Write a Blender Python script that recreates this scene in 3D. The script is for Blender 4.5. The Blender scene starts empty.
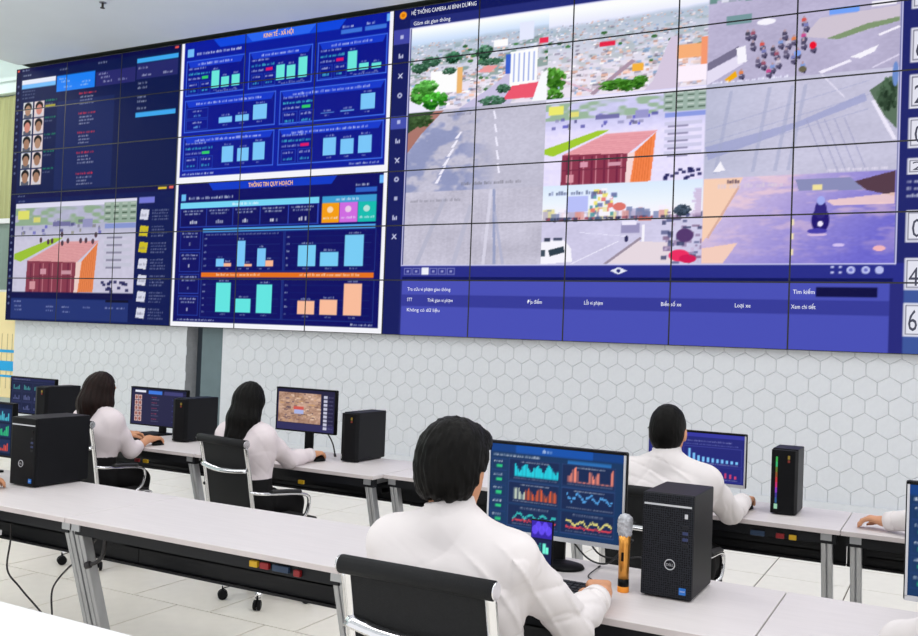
import bpy, bmesh, math, random
import numpy as np
from mathutils import Vector, Matrix

random.seed(7)
rng = np.random.default_rng(7)
scene = bpy.context.scene
COL = scene.collection

# ------------------------------------------------------------------ camera
YAW, PITCH, ROLL, FPX = 0.492678, 0.019519, 0.037604, 926.386
CAM = Vector((13.5833, -9.7603, 1.59))
fw = Vector((-math.sin(YAW) * math.cos(PITCH), math.cos(YAW) * math.cos(PITCH), math.sin(PITCH)))
rt = Vector((math.cos(YAW), math.sin(YAW), 0)); up = rt.cross(fw)
rr = math.cos(ROLL) * rt + math.sin(ROLL) * up
uu = -math.sin(ROLL) * rt + math.cos(ROLL) * up
cd = bpy.data.cameras.new('camera'); cam = bpy.data.objects.new('camera', cd); COL.objects.link(cam)
cd.sensor_width = 36.0; cd.lens = FPX / 918 * 36.0; cd.clip_end = 200
cam.matrix_world = Matrix(((rr.x, uu.x, -fw.x, CAM.x), (rr.y, uu.y, -fw.y, CAM.y), (rr.z, uu.z, -fw.z, CAM.z), (0, 0, 0, 1)))
scene.camera = cam

# ------------------------------------------------------------------ world, lights, exposure
wd = bpy.data.worlds.new('world'); scene.world = wd; wd.use_nodes = True
wd.node_tree.nodes['Background'].inputs[0].default_value = (0.97, 0.98, 1.0, 1)
wd.node_tree.nodes['Background'].inputs[1].default_value = 1.16
for i, (lx, ly) in enumerate([(4, -4.6), (8.5, -4.6), (13, -4.6), (4, -8.6), (8.5, -8.6), (13, -8.6), (10.7, -11.5), (15.5, -6.6)]):
    ld = bpy.data.lights.new('ceiling_panel_light', 'AREA'); ld.shape = 'RECTANGLE'
    ld.size = 2.4; ld.size_y = 0.9; ld.energy = 44; ld.color = (1.0, 0.975, 0.955)
    lo = bpy.data.objects.new('ceiling_panel_light', ld); COL.objects.link(lo); lo.location = (lx, ly, 5.62)
ld = bpy.data.lights.new('bay_fill_light', 'AREA'); ld.shape = 'RECTANGLE'; ld.size = 2.0; ld.size_y = 0.8; ld.energy = 130; ld.color = (1.0, 0.98, 0.95)  # unseen lamp, added to brighten the left bay and its cream board
lo = bpy.data.objects.new('bay_fill_light', ld); COL.objects.link(lo); lo.location = (-1.5, -2.2, 6.3)
vs = scene.view_settings
vs.view_transform = 'Standard'; vs.look = 'None'; vs.exposure = 0.0; vs.gamma = 1.0; vs.use_curve_mapping = False

# ------------------------------------------------------------------ material helpers
def lin(c):
    a = np.asarray(c, float) / 255.0
    return np.where(a <= 0.04045, a / 12.92, ((a + 0.055) / 1.055) ** 2.4)
MATS = {}
def mat(name, rgb, rough=0.5, metal=0.0, spec=0.5, noise=0.0, nscale=20.0, bump=0.0, bscale=60.0, emit=None, es=1.0, trans=0.0, stretch=None, alpha=None):
    if name in MATS: return MATS[name]
    m = bpy.data.materials.new(name); m.use_nodes = True
    nt = m.node_tree; b = nt.nodes['Principled BSDF']
    c = lin(rgb)
    b.inputs['Base Color'].default_value = (*c, 1)
    b.inputs['Roughness'].default_value = rough
    b.inputs['Metallic'].default_value = metal
    b.inputs['Specular IOR Level'].default_value = spec
    if trans: b.inputs['Transmission Weight'].default_value = trans
    if alpha is not None: b.inputs['Alpha'].default_value = alpha
    if emit is not None:
        b.inputs['Emission Color'].default_value = (*lin(emit), 1); b.inputs['Emission Strength'].default_value = es
    co = nt.nodes.new('ShaderNodeTexCoord')
    vec = co.outputs['Object']
    if stretch:
        mp = nt.nodes.new('ShaderNodeMapping'); mp.inputs['Scale'].default_value = stretch
        nt.links.new(vec, mp.inputs[0]); vec = mp.outputs[0]
    if noise:
        n = nt.nodes.new('ShaderNodeTexNoise'); n.inputs['Scale'].default_value = nscale; n.inputs['Detail'].default_value = 4
        r = nt.nodes.new('ShaderNodeValToRGB')
        r.color_ramp.elements[0].position = 0.3; r.color_ramp.elements[1].position = 0.7
        r.color_ramp.elements[0].color = (*np.clip(c * (1 - noise), 0, 1), 1)
        r.color_ramp.elements[1].color = (*np.clip(c * (1 + noise), 0, 1), 1)
        nt.links.new(vec, n.inputs['Vector']); nt.links.new(n.outputs[0], r.inputs[0]); nt.links.new(r.outputs[0], b.inputs['Base Color'])
    if bump:
        n2 = nt.nodes.new('ShaderNodeTexNoise'); n2.inputs['Scale'].default_value = bscale; n2.inputs['Detail'].default_value = 3
        bp = nt.nodes.new('ShaderNodeBump'); bp.inputs['Strength'].default_value = bump; bp.inputs['Distance'].default_value = 0.004
        nt.links.new(vec, n2.inputs['Vector']); nt.links.new(n2.outputs[0], bp.inputs['Height']); nt.links.new(bp.outputs[0], b.inputs['Normal'])
    MATS[name] = m
    return m
def screen_mat(name, strength):
    m = bpy.data.materials.new(name); m.use_nodes = True; nt = m.node_tree; b = nt.nodes['Principled BSDF']
    b.inputs['Base Color'].default_value = (0.004, 0.004, 0.006, 1); b.inputs['Roughness'].default_value = 0.45; b.inputs['Specular IOR Level'].default_value = 0.05
    a = nt.nodes.new('ShaderNodeAttribute'); a.attribute_name = 'picture'
    nt.links.new(a.outputs['Color'], b.inputs['Emission Color']); b.inputs['Emission Strength'].default_value = strength
    return m
M_SCREEN = screen_mat('lit_display', 1.0)

M_DESK = mat('desk_laminate', (219, 213, 213), 0.42, noise=0.025, nscale=9, stretch=(0.6, 6, 1))
M_EDGE = mat('desk_edge_band', (205, 196, 196), 0.5, noise=0.10, nscale=4)
M_BLACK = mat('black_steel', (16, 18, 24), 0.5, spec=0.3, noise=0.15, nscale=8)
M_ALU = mat('brushed_aluminium', (176, 178, 182), 0.38, 0.75, noise=0.07, nscale=30, stretch=(1, 1, 0.05))
M_CHROME = mat('polished_chrome', (225, 225, 228), 0.12, 1.0, noise=0.03, nscale=6)
M_PLASTIC = mat('black_plastic', (10, 11, 14), 0.45, spec=0.15, noise=0.1, nscale=40, bump=0.05, bscale=400)
M_CASE = mat('pc_case_steel', (12, 13, 18), 0.45, spec=0.18, noise=0.08, nscale=12, bump=0.04, bscale=300)
M_PAD = mat('armrest_rubber', (26, 26, 28), 0.55, noise=0.1)
M_MESH = mat('chair_mesh_fabric', (26, 27, 29), 0.7, spec=0.25, noise=0.25, nscale=260, bump=0.35, bscale=420)
M_SEATF = mat('seat_fabric', (26, 26, 29), 0.85, noise=0.2, nscale=150, bump=0.2, bscale=250)
M_SHIRT = mat('white_cotton', (228, 222, 222), 0.85, noise=0.02, nscale=6, bump=0.12, bscale=18, spec=0.2)
M_SHIRTB = mat('white_blouse', (228, 217, 220), 0.8, noise=0.025, nscale=6, bump=0.15, bscale=22, spec=0.2)
M_TROUSER = mat('black_trousers', (18, 17, 19), 0.85, noise=0.15, nscale=20, bump=0.15, bscale=30, spec=0.2)
M_SKIN = mat('skin', (206, 148, 112), 0.55, noise=0.06, nscale=18, bump=0.05, bscale=120)
M_HAIR = mat('black_hair', (8, 7, 6), 0.5, spec=0.12, noise=0.5, nscale=60, bump=0.8, bscale=70, stretch=(1, 1, 0.18))
M_HAIRB = mat('dark_brown_hair', (28, 15, 12), 0.5, spec=0.15, noise=0.4, nscale=60, bump=0.8, bscale=70, stretch=(1, 1, 0.12))
M_SHOE = mat('black_leather', (22, 20, 20), 0.35, noise=0.1)
M_EYE = mat('eye_white', (235, 232, 228), 0.25, noise=0.02)
M_IRIS = mat('dark_iris', (30, 18, 12), 0.2, noise=0.1)
M_LIP = mat('lip_skin', (176, 98, 88), 0.5, noise=0.05)
M_SILVER = mat('silver_plastic', (205, 207, 212), 0.35, 0.3, noise=0.03)
M_WHITEP = mat('white_plastic', (225, 226, 228), 0.4, noise=0.02)
M_YEL = mat('yellow_plastic', (206, 164, 24), 0.5, noise=0.04)
M_RED = mat('red_plastic', (140, 24, 30), 0.5, noise=0.04)
M_BLUE = mat('blue_sticker', (22, 110, 200), 0.4, noise=0.04)
M_CABLE = mat('black_cable_rubber', (40, 38, 40), 0.6, noise=0.1)

# ------------------------------------------------------------------ object helpers
def link(o, parent=None):
    COL.objects.link(o)
    if parent is not None: o.parent = parent
    return o
def tag(o, label=None, cat=None, group=None, kind=None):
    if label: o['label'] = label
    if cat: o['category'] = cat
    if group: o['group'] = group
    if kind: o['kind'] = kind
    return o
def thing(name, label, cat, loc=(0, 0, 0), rz=0.0, group=None):
    o = bpy.data.objects.new(name, None); o.empty_display_size = 0.1
    link(o); o.location = loc; o.rotation_euler = (0, 0, rz)
    return tag(o, label, cat, group)
def from_np(name, V, F, m, parent=None, smooth=False):
    me = bpy.data.meshes.new(name)
    V = np.asarray(V, np.float32); F = np.asarray(F, np.int32)
    me.vertices.add(len(V)); me.vertices.foreach_set('co', V.ravel())
    n = F.shape[1]
    me.loops.add(F.size); me.loops.foreach_set('vertex_index', F.ravel())
    me.polygons.add(len(F)); me.polygons.foreach_set('loop_start', np.arange(0, F.size, n, dtype=np.int32))
    if smooth: me.polygons.foreach_set('use_smooth', np.ones(len(F), bool))
    me.update(calc_edges=True)
    if m: me.materials.append(m)
    return link(bpy.data.objects.new(name, me), parent)
class MB:
    """collects shapes, then links them as one mesh object"""
    def __init__(s): s.bm = bmesh.new()
    def box(s, x0, y0, z0, x1, y1, z1, bev=0.0, seg=2, M=None):
        t = bmesh.new(); r = bmesh.ops.create_cube(t, size=1.0)
        for v in t.verts:
            v.co = Vector(((x0 + x1) / 2 + v.co.x * (x1 - x0), (y0 + y1) / 2 + v.co.y * (y1 - y0), (z0 + z1) / 2 + v.co.z * (z1 - z0)))
        if bev: bmesh.ops.bevel(t, geom=t.edges[:], offset=bev, segments=seg, profile=0.5, affect='EDGES')
        s._add(t, M); return s
    def prism(s, pts, axis, a, b, bev=0.0, M=None):
        """polygon pts (2D) extruded along axis 0/1/2 from a to b"""
        t = bmesh.new()
        def co(p, h):
            if axis == 0: return (h, p[0], p[1])
            if axis == 1: return (p[0], h, p[1])
            return (p[0], p[1], h)
        A = [t.verts.new(co(p, a)) for p in pts]; B = [t.verts.new(co(p, b)) for p in pts]
        n = len(pts)
        t.faces.new(A); t.faces.new(B[::-1])
        for i in range(n): t.faces.new((A[i], B[i], B[(i + 1) % n], A[(i + 1) % n]))
        bmesh.ops.recalc_face_normals(t, faces=t.faces[:])
        if bev: bmesh.ops.bevel(t, geom=t.edges[:], offset=bev, segments=2, profile=0.5, affect='EDGES')
        s._add(t, M); return s
    def lathe(s, prof, c=(0, 0, 0), seg=24, M=None):
        t = bmesh.new(); rings = []
        for r, z in prof:
            rings.append([t.verts.new((c[0] + r * math.cos(2 * math.pi * i / seg), c[1] + r * math.sin(2 * math.pi * i / seg), c[2] + z)) for i in range(seg)])
        for a, b in zip(rings, rings[1:]):
            for i in range(seg): t.faces.new((a[i], a[(i + 1) % seg], b[(i + 1) % seg], b[i]))
        t.faces.new(rings[0][::-1]); t.faces.new(rings[-1])
        for f in t.faces: f.smooth = len(f.verts) == 4
        s._add(t, M); return s
    def tube(s, pts, r, seg=10, flat=1.0, M=None, sub=0):
        """round (or flattened) tube along points"""
        P = [Vector(p) for p in pts]
        if sub:
            Q = []
            for i in range(len(P) - 1):
                p0 = P[max(i - 1, 0)]; p1 = P[i]; p2 = P[i + 1]; p3 = P[min(i + 2, len(P) - 1)]
                for k in range(sub):
                    u = k / sub
                    Q.append(0.5 * ((2 * p1) + (p2 - p0) * u + (2 * p0 - 5 * p1 + 4 * p2 - p3) * u * u + (3 * p1 - p0 - 3 * p2 + p3) * u ** 3))
            P = Q + [P[-1]]
        t = bmesh.new(); rings = []
        side = None
        for i, p in enumerate(P):
            d = (P[min(i + 1, len(P) - 1)] - P[max(i - 1, 0)]).normalized()
            if side is None: side = d.orthogonal().normalized() if abs(d.x) > 0.9 else (Vector((1, 0, 0)) - d * d.x).normalized()
            side = (side - d * side.dot(d)).normalized(); oth = d.cross(side)
            rings.append([t.verts.new(p + side * (r * math.cos(2 * math.pi * k / seg)) + oth * (r * flat * math.sin(2 * math.pi * k / seg))) for k in range(seg)])
        for a, b in zip(rings, rings[1:]):
            for i in range(seg): t.faces.new((a[i], a[(i + 1) % seg], b[(i + 1) % seg], b[i]))
        t.faces.new(rings[0][::-1]); t.faces.new(rings[-1])
        for f in t.faces: f.smooth = len(f.verts) == 4
        bmesh.ops.recalc_face_normals(t, faces=t.faces[:])
        s._add(t, M); return s
    def _add(s, t, M=None):
        if M is not None: bmesh.ops.transform(t, matrix=M, verts=t.verts[:])
        me = bpy.data.meshes.new('tmp'); t.to_mesh(me); t.free(); s.bm.from_mesh(me); bpy.data.meshes.remove(me)
    def mesh(s, name, m):
        me = bpy.data.meshes.new(name); s.bm.to_mesh(me); s.bm.free(); me.materials.append(m); return me
    def build(s, name, m, parent=None):
        return link(bpy.data.objects.new(name, s.mesh(name, m)), parent)
def inst(name, me, parent, loc=(0, 0, 0), rot=(0, 0, 0), scale=(1, 1, 1)):
    o = link(bpy.data.objects.new(name, me), parent); o.location = loc; o.rotation_euler = rot; o.scale = scale; return o
def text(name, body, w, h, loc, rot, m, parent, align='LEFT', bold=0.0):
    """flat lettering, cap height h, squeezed to width w (0 = natural)"""
    cu = bpy.data.curves.new(name, 'FONT'); cu.body = body; cu.size = h / 0.7; cu.align_x = align; cu.resolution_u = 2; cu.offset = bold
    t = bpy.data.objects.new(name, cu); me = bpy.data.meshes.new_from_object(t)
    bpy.data.objects.remove(t); bpy.data.curves.remove(cu)
    me.materials.clear(); me.materials.append(m); me.name = name
    xs = [v.co.x for v in me.vertices]
    o = link(bpy.data.objects.new(name, me), parent); o.location = loc; o.rotation_euler = rot
    if w and xs: o.scale = (w / (max(xs) - min(xs)), 1, 1)
    return o

# ------------------------------------------------------------------ picture canvas for displays
class Canvas:
    def __init__(s, w, h, res, bg=(0, 0, 0)):
        s.w, s.h, s.res = w, h, res
        s.nx, s.ny = int(round(w * res[0])), int(round(h * res[1]))
        s.a = np.zeros((s.ny, s.nx, 3), np.float32); s.a[:] = np.array(bg) / 255.0
        xs = (np.arange(s.nx) + 0.5) / res[0]; ys = (np.arange(s.ny) + 0.5) / res[1]
        s.X, s.Y = np.meshgrid(xs, ys)
    def win(s, x0, y0, x1, y1):
        i0 = max(0, int(math.floor(x0 * s.res[0]))); i1 = min(s.nx, int(math.ceil(x1 * s.res[0])))
        j0 = max(0, int(math.floor(y0 * s.res[1]))); j1 = min(s.ny, int(math.ceil(y1 * s.res[1])))
        return slice(j0, max(j0, j1)), slice(i0, max(i0, i1))
    def put(s, sl, cov, col, al=1.0):
        c = (np.array(col, np.float32) / 255.0)
        k = (cov * al)[..., None]
        s.a[sl] = s.a[sl] * (1 - k) + c * k
    def rect(s, x0, y0, x1, y1, col, al=1.0):
        if x1 < x0: x0, x1 = x1, x0
        if y1 < y0: y0, y1 = y1, y0
        sl = s.win(x0, y0, x1, y1)
        cx = np.clip((np.minimum(s.X[sl] + 0.5 / s.res[0], x1) - np.maximum(s.X[sl] - 0.5 / s.res[0], x0)) * s.res[0], 0, 1)
        cy = np.clip((np.minimum(s.Y[sl] + 0.5 / s.res[1], y1) - np.maximum(s.Y[sl] - 0.5 / s.res[1], y0)) * s.res[1], 0, 1)
        s.put(sl, cx * cy, col, al)
    def frame(s, x0, y0, x1, y1, col, wx=0.012, wy=0.02, al=1.0):
        s.rect(x0, y0, x1, y0 + wy, col, al); s.rect(x0, y1 - wy, x1, y1, col, al)
        s.rect(x0, y0, x0 + wx, y1, col, al); s.rect(x1 - wx, y0, x1, y1, col, al)
    def poly(s, pts, col, al=1.0):
        P = np.array(pts, float); sl = s.win(P[:, 0].min(), P[:, 1].min(), P[:, 0].max(), P[:, 1].max())
        x, y = s.X[sl], s.Y[sl]; ins = np.zeros(x.shape, bool)
        for (xa, ya), (xb, yb) in zip(P, np.roll(P, -1, 0)):
            if ya == yb: continue
            ins ^= ((ya > y) != (yb > y)) & (x < (xb - xa) * (y - ya) / (yb - ya) + xa)
        s.put(sl, ins.astype(np.float32), col, al)
    def ell(s, cx, cy, rx, ry, col, al=1.0):
        sl = s.win(cx - rx, cy - ry, cx + rx, cy + ry)
        d = ((s.X[sl] - cx) / rx) ** 2 + ((s.Y[sl] - cy) / ry) ** 2
        s.put(sl, np.clip((1.15 - d) * 4, 0, 1), col, al)
    def line(s, p, q, w, col, al=1.0):
        d = np.array(q, float) - np.array(p, float); n = np.array([-d[1], d[0]]) / (np.hypot(*d) + 1e-9) * w / 2
        s.poly([np.array(p) + n, np.array(q) + n, np.array(q) - n, np.array(p) - n], col, al)
    def words(s, x0, x1, y, h, col, al=0.8):
        """a run of small print: word shaped smudges"""
        x = x0; y -= h * 0.0
        while x < x1:
            for q in range(rng.integers(2, 6)):
                if x + h * 0.3 > x1: x = x1; break
                s.rect(x, y, x + h * 0.30, y + h * (1.0 if rng.random() < 0.35 else 0.74), col, al * rng.uniform(0.45, 1.0)); x += h * 0.36
            x += h * 0.32
    def scr(s, gx, gy):
        fx = np.clip(gx * s.res[0] - 0.5, 0, s.nx - 1.001); fy = np.clip(gy * s.res[1] - 0.5, 0, s.ny - 1.001)
        i, j = fx.astype(int), fy.astype(int); u = (fx - i)[..., None]; v = (fy - j)[..., None]
        return (s.a[j, i] * (1 - u) + s.a[j, i + 1] * u) * (1 - v) + (s.a[j + 1, i] * (1 - u) + s.a[j + 1, i + 1] * u) * v
class Sub:
    """a window inside a canvas with its own 0..1 axes (t runs downwards)"""
    def __init__(s, c, x0, y0, x1, y1): s.c = c; s.x0, s.y0, s.x1, s.y1 = x0, y0, x1, y1
    def p(s, u, t): return (s.x0 + u * (s.x1 - s.x0), s.y1 - t * (s.y1 - s.y0))
    def rect(s, u0, t0, u1, t1, col, al=1.0):
        a = s.p(u0, t0); b = s.p(u1, t1); s.c.rect(a[0], b[1], b[0], a[1], col, al)
    def poly(s, pts, col, al=1.0): s.c.poly([s.p(*q) for q in pts], col, al)
    def ell(s, u, t, ru, rt_, col, al=1.0):
        a = s.p(u, t); s.c.ell(a[0], a[1], ru * (s.x1 - s.x0), rt_ * (s.y1 - s.y0), col, al)
    def line(s, a, b, w, col, al=1.0): s.c.line(s.p(*a), s.p(*b), w, col, al)
    def words(s, u0, u1, t, h, col, al=0.8):
        a = s.p(u0, t); b = s.p(u1, t); s.c.words(a[0], b[0], a[1] - h, h, col, al)
    def shade(s, fn):
        """fn(u, t) -> sRGB 0..255 array, painted over the whole window"""
        sl = s.c.win(s.x0, s.y0, s.x1, s.y1)
        u = (s.c.X[sl] - s.x0) / (s.x1 - s.x0); t = (s.y1 - s.c.Y[sl]) / (s.y1 - s.y0)
        s.c.a[sl] = np.clip(fn(u, t) / 255.0, 0, 1)
def mix3(a, b, k): return np.array(a, float) * (1 - k[..., None]) + np.array(b, float) * k[..., None]
def vnoise(u, v, seed=0):
    """smooth value noise"""
    def hsh(i, j): 
        n = (i * 374761393 + j * 668265263 + seed * 144665) & 0x7fffffff
        n = ((n ^ (n >> 13)) * 1274126177) & 0x7fffffff
        return (n & 0xffff) / 65535.0
    i, j = np.floor(u).astype(np.int64), np.floor(v).astype(np.int64); a, b = u - i, v - j
    a = a * a * (3 - 2 * a); b = b * b * (3 - 2 * b)
    return (hsh(i, j) * (1 - a) + hsh(i + 1, j) * a) * (1 - b) + (hsh(i, j + 1) * (1 - a) + hsh(i + 1, j + 1) * a) * b
def display(name, cv, x0, y0, x1, y1, w, h, nx, ny, parent, loc=(0, 0, 0), black=0.004):
    """a lit screen: grid in local x-z facing -y, picture stored on its points"""
    gx, gy = np.meshgrid(np.linspace(0, 1, nx + 1), np.linspace(0, 1, ny + 1))
    V = np.stack([(gx - 0.5) * w, gx * 0, (gy - 0.5) * h], -1).reshape(-1, 3)
    i = np.arange(nx * ny); r, c = i // nx, i % nx; a = r * (nx + 1) + c
    F = np.stack([a, a + 1, a + nx + 2, a + nx + 1], 1)
    o = from_np(name, V, F, M_SCREEN, parent); o.location = loc
    rgb = cv.scr(x0 + gx * (x1 - x0), y0 + gy * (y1 - y0)).reshape(-1, 3)
    L = np.where(rgb <= 0.04045, rgb / 12.92, ((rgb + 0.055) / 1.055) ** 2.4)
    L = np.clip(L - black, 0, 1)
    at = o.data.attributes.new('picture', 'FLOAT_COLOR', 'POINT')
    at.data.foreach_set('color', np.concatenate([L, np.ones((len(L), 1))], 1).astype(np.float32).ravel())
    return o

# ================================================================== THE SETTING
PW, PH, NC, NR = 1.2096, 0.6804, 12, 6      # one wall display, columns, rows
WZ = 1.5754                                 # underside of the display wall
CEIL = 5.70
def seen(x, y, z, mgx=0.06):
    d = Vector((x, y, z)) - CAM; q = d.dot(fw)
    if q < 0.2: return False, q
    a, b = d.dot(rr) / q * FPX / 459, d.dot(uu) / q * FPX / 318
    return abs(a) < 1 + mgx and abs(b) < 1 + mgx, d.length

# ---- floor: slab and single raised-floor tiles
M_TILE = mat('floor_tile_laminate', (248, 243, 232), 0.32, noise=0.025, nscale=7)
M_JOINT = mat('floor_joint', (112, 102, 95), 0.8, noise=0.1)
fl = MB(); fl.box(-3.2, -13.0, -0.06, 17.0, 0.6, -0.006); floor = tag(fl.build('floor', M_JOINT), kind='structure')
def series(a, step, lo, hi):
    n0 = int(math.floor((lo - a) / step)); return [a + step * k for k in range(n0, int(math.ceil((hi - a) / step)) + 1)]
J1 = [8.2 - 0.586 * k for k in range(19, 0, -1)] + [8.2, 8.78, 9.36, 9.95, 10.55, 11.17, 11.8, 12.44, 12.99] + [12.99 + 0.586 * k for k in range(1, 7)]
J2 = [9.71 - 0.6 * k for k in range(21, 0, -1)] + [9.71, 10.35] + [10.35 + 0.62 * k for k in range(1, 11)]
JY = [-2.97 + 0.568 * k for k in range(-17, 7)]
tl = MB(); tl.box(-0.5, -0.5, -0.02, 0.5, 0.5, 0.0); tile_me = tl.mesh('floor_tile', M_TILE)
cand = []
for ya, yb in zip(JY, JY[1:]):
    J = J1 if (ya + yb) / 2 > -5.81 else J2
    for xa, xb in zip(J, J[1:]):
        v, d = seen((xa + xb) / 2, (ya + yb) / 2, 0, 0.15)
        cand.append((0 if v else 1, d, xa + 0.0045, xb - 0.0045, ya + 0.0045, yb - 0.0045))
cand.sort()
rest = MB()
for i, (v, d, xa, xb, ya, yb) in enumerate(cand):
    if i < 280 and v == 0: inst('floor_tile', tile_me, floor, ((xa + xb) / 2, (ya + yb) / 2, 0), (0, 0, 0), (xb - xa, yb - ya, 1))
    else: rest.box(xa, ya, -0.02, xb, yb, 0)
tag(rest.build('floor_tiles_beyond', M_TILE, floor), kind='stuff')

# ---- back wall faced with hexagonal relief tiles, broken by a dark service recess
GAP0, GAP1 = 3.88, 4.56
M_HEX = mat('hexagon_wall_panel', (219, 222, 227), 0.6, noise=0.018, nscale=25, bump=0.06, bscale=90)
M_GROUT = mat('hexagon_joint', (172, 174, 178), 0.85, noise=0.08)
M_TEAL = mat('slate_teal_paint', (104, 122, 128), 0.45, noise=0.05, nscale=5)
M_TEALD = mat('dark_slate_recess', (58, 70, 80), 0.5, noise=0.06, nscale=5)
wb = MB(); wb.box(0.12, 0.10, 0, GAP0, 0.32, 1.72); wb.box(GAP1, 0.10, 0, 17.0, 0.32, 1.72)
wb.box(0.12, 0.14, 1.72, 17.0, 0.32, 6.4)
wall_back = tag(wb.build('wall_back', M_GROUT), kind='structure')
HW, HRW = 0.21, 0.182
def hexmesh():
    R = HRW / 1.5 - 0.0015; V = []; F = []
    kx = (HW - 0.003) / (R * math.sqrt(3))
    for rad, y in ((1.0, 0.0), (1.0, -0.004), (0.93, -0.009)):
        for k in range(6):
            a = math.pi / 2 + k * math.pi / 3
            V.append((R * rad * math.cos(a) * kx, y, R * rad * math.sin(a)))
    for b in (0, 6):
        for k in range(6): F.append((b + k, b + (k + 1) % 6, b + 6 + (k + 1) % 6, b + 6 + k))
    F.append(tuple(range(17, 11, -1)))
    me = bpy.data.meshes.new('hexagon_tile'); me.from_pydata(V, [], F); me.materials.append(M_HEX)
    bm = bmesh.new(); bm.from_mesh(me); bmesh.ops.recalc_face_normals(bm, faces=bm.faces[:]); bm.to_mesh(me); bm.free()
    return me
hex_me = hexmesh(); hx = []
for r in range(-8, 2):
    zc = 1.413 + r * HRW
    for c in range(-64, 24):
        xc = 12.503 + (c + (0.5 if r % 2 else 0.0)) * HW
        if xc < 0.2 or xc > 16.9 or (GAP0 - 0.09 < xc < GAP1 + 0.09) : continue
        vis, d = seen(xc, 0.1, zc); hx.append((0 if vis and zc > 0.68 else 1, d, xc, zc))
hx.sort(); restV, restF = [], []
hv = np.array([v.co[:] for v in hex_me.vertices]); hf = [tuple(p.vertices) for p in hex_me.polygons]
for i, (v, d, xc, zc) in enumerate(hx):
    if i < 295 and v == 0: inst('hexagon_tile', hex_me, wall_back, (xc, 0.10, zc))
    else:
        b = len(restV); restV += [(p[0] + xc, p[1] + 0.10, p[2] + zc) for p in hv]; restF += [tuple(k + b for k in f) for f in hf]
me = bpy.data.meshes.new('hexagon_tiles_beyond'); me.from_pydata(restV, [], restF); me.materials.append(M_HEX)
tag(link(bpy.data.objects.new('hexagon_tiles_beyond', me), wall_back), kind='stuff')
for xa, xb in ((GAP0 - 0.19, GAP0), (GAP1, GAP1 + 0.19), (0.12, 0.31)): t = MB(); t.box(xa, 0.0955, 0, xb, 0.101, 1.72); t.build('edge_strip', M_HEX, wall_back)
t = MB(); t.box(0.12, 0.06, 0, GAP0, 0.10, 0.085); t.box(GAP1, 0.06, 0, 17.0, 0.10, 0.085); tag(t.build('baseboard_back', M_HEX), kind='structure')
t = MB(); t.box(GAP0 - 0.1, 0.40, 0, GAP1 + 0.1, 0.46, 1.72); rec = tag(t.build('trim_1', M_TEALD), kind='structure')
t = MB(); t.box(4.12, 0.16, 0, GAP1 - 0.01, 0.398, 1.72); t.build('column_casing', M_TEAL, rec)
t = MB(); t.box(3.9, 0.392, 1.17, 4.1, 0.399, 1.185); t.build('recess_joint', M_BLACK, rec)

# ---- ceiling with the slot above the displays; taller bay to the left of it
M_CEIL = mat('ceiling_paint', (232, 238, 243), 0.85, noise=0.012, nscale=2)
M_MINT = mat('pale_mint_paint', (222, 236, 234), 0.8, noise=0.015, nscale=3)
M_CURT = mat('olive_roller_blind', (170, 172, 122), 0.8, noise=0.12, nscale=3, stretch=(6, 1, 0.2), bump=0.3, bscale=9)
M_GLASSG = mat('grey_green_glazing', (122, 140, 132), 0.25, noise=0.08, nscale=2, stretch=(4, 1, 0.3))
M_CREAM = mat('cream_board', (246, 226, 172), 0.6, noise=0.03, nscale=4)
M_CYAN = mat('cyan_print', (20, 168, 232), 0.5, noise=0.03)
c = MB(); c.box(0.12, -13.0, CEIL, 17.0, -0.06, CEIL + 0.12); tag(c.build('ceiling', M_CEIL), kind='structure')
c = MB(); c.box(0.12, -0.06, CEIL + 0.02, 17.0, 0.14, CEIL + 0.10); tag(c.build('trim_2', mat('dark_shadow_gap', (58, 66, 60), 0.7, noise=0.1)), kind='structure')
c = MB(); c.box(-3.2, -13.0, 6.4, 0.12, 0.6, 6.5); tag(c.build('ceiling_bay', M_MINT), kind='structure')
c = MB(); c.box(-3.2, -13.0, 0, -3.1, 0.6, 6.4); tag(c.build('wall_left', M_MINT), kind='structure')
c = MB(); c.box(-3.1, 0.4, 0, 0.12, 0.5, 6.4); tag(c.build('wall_alcove', M_MINT), kind='structure')
c = MB(); c.box(-3.1, 0.22, 5.38, -0.02, 0.4, 5.62); c.box(-3.1, 0.16, 5.56, -0.02, 0.4, 5.62); tag(c.build('trim_3', M_MINT), kind='structure')
win = MB(); win.box(-2.9, 0.30, 2.0, -0.14, 0.385, 2.08); win.box(-2.9, 0.30, 3.2, -0.14, 0.385, 3.28); win.box(-0.2, 0.28, 2.0, -0.10, 0.385, 4.75); win.box(-2.9, 0.30, 2.0, -2.82, 0.385, 5.36)
w1 = tag(win.build('window_1', M_WHITEP), kind='structure')
p = MB(); p.box(-2.82, 0.36, 2.08, -0.2, 0.375, 3.2, 0); p.build('pane', M_GLASSG, w1)
p = MB()
for k in range(22):
    xa = -2.8 + k * 0.126; p.prism([(xa, 0.34), (xa + 0.063, 0.31), (xa + 0.126, 0.34), (xa + 0.126, 0.36), (xa, 0.36)], 2, 3.28, 5.36)
p.build('blind', M_CURT, w1)
bd = thing('sign_board', 'cream wall board with three bright blue stripes beneath the screens', 'sign', (-0.5, 0.2, 0))
p = MB(); p.box(-0.75, 0, 0.30, 0.58, 0.05, 2.04, 0.006); p.build('board', M_CREAM, bd)
for za, zb in ((1.04, 1.085), (0.74, 0.90), (0.635, 0.67)):
    p = MB(); p.box(-0.75, -0.006, za, 0.575, 0.002, zb); p.build('stripe', M_CYAN, bd)
for xx in (0.16, 0.30, 0.42):
    p = MB(); p.box(xx, -0.005, 0.45, xx + 0.012, 0.002, 1.35); p.build('ruled_line', mat('faint_grey_print', (205, 190, 150), 0.6, noise=0.05), bd)
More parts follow.
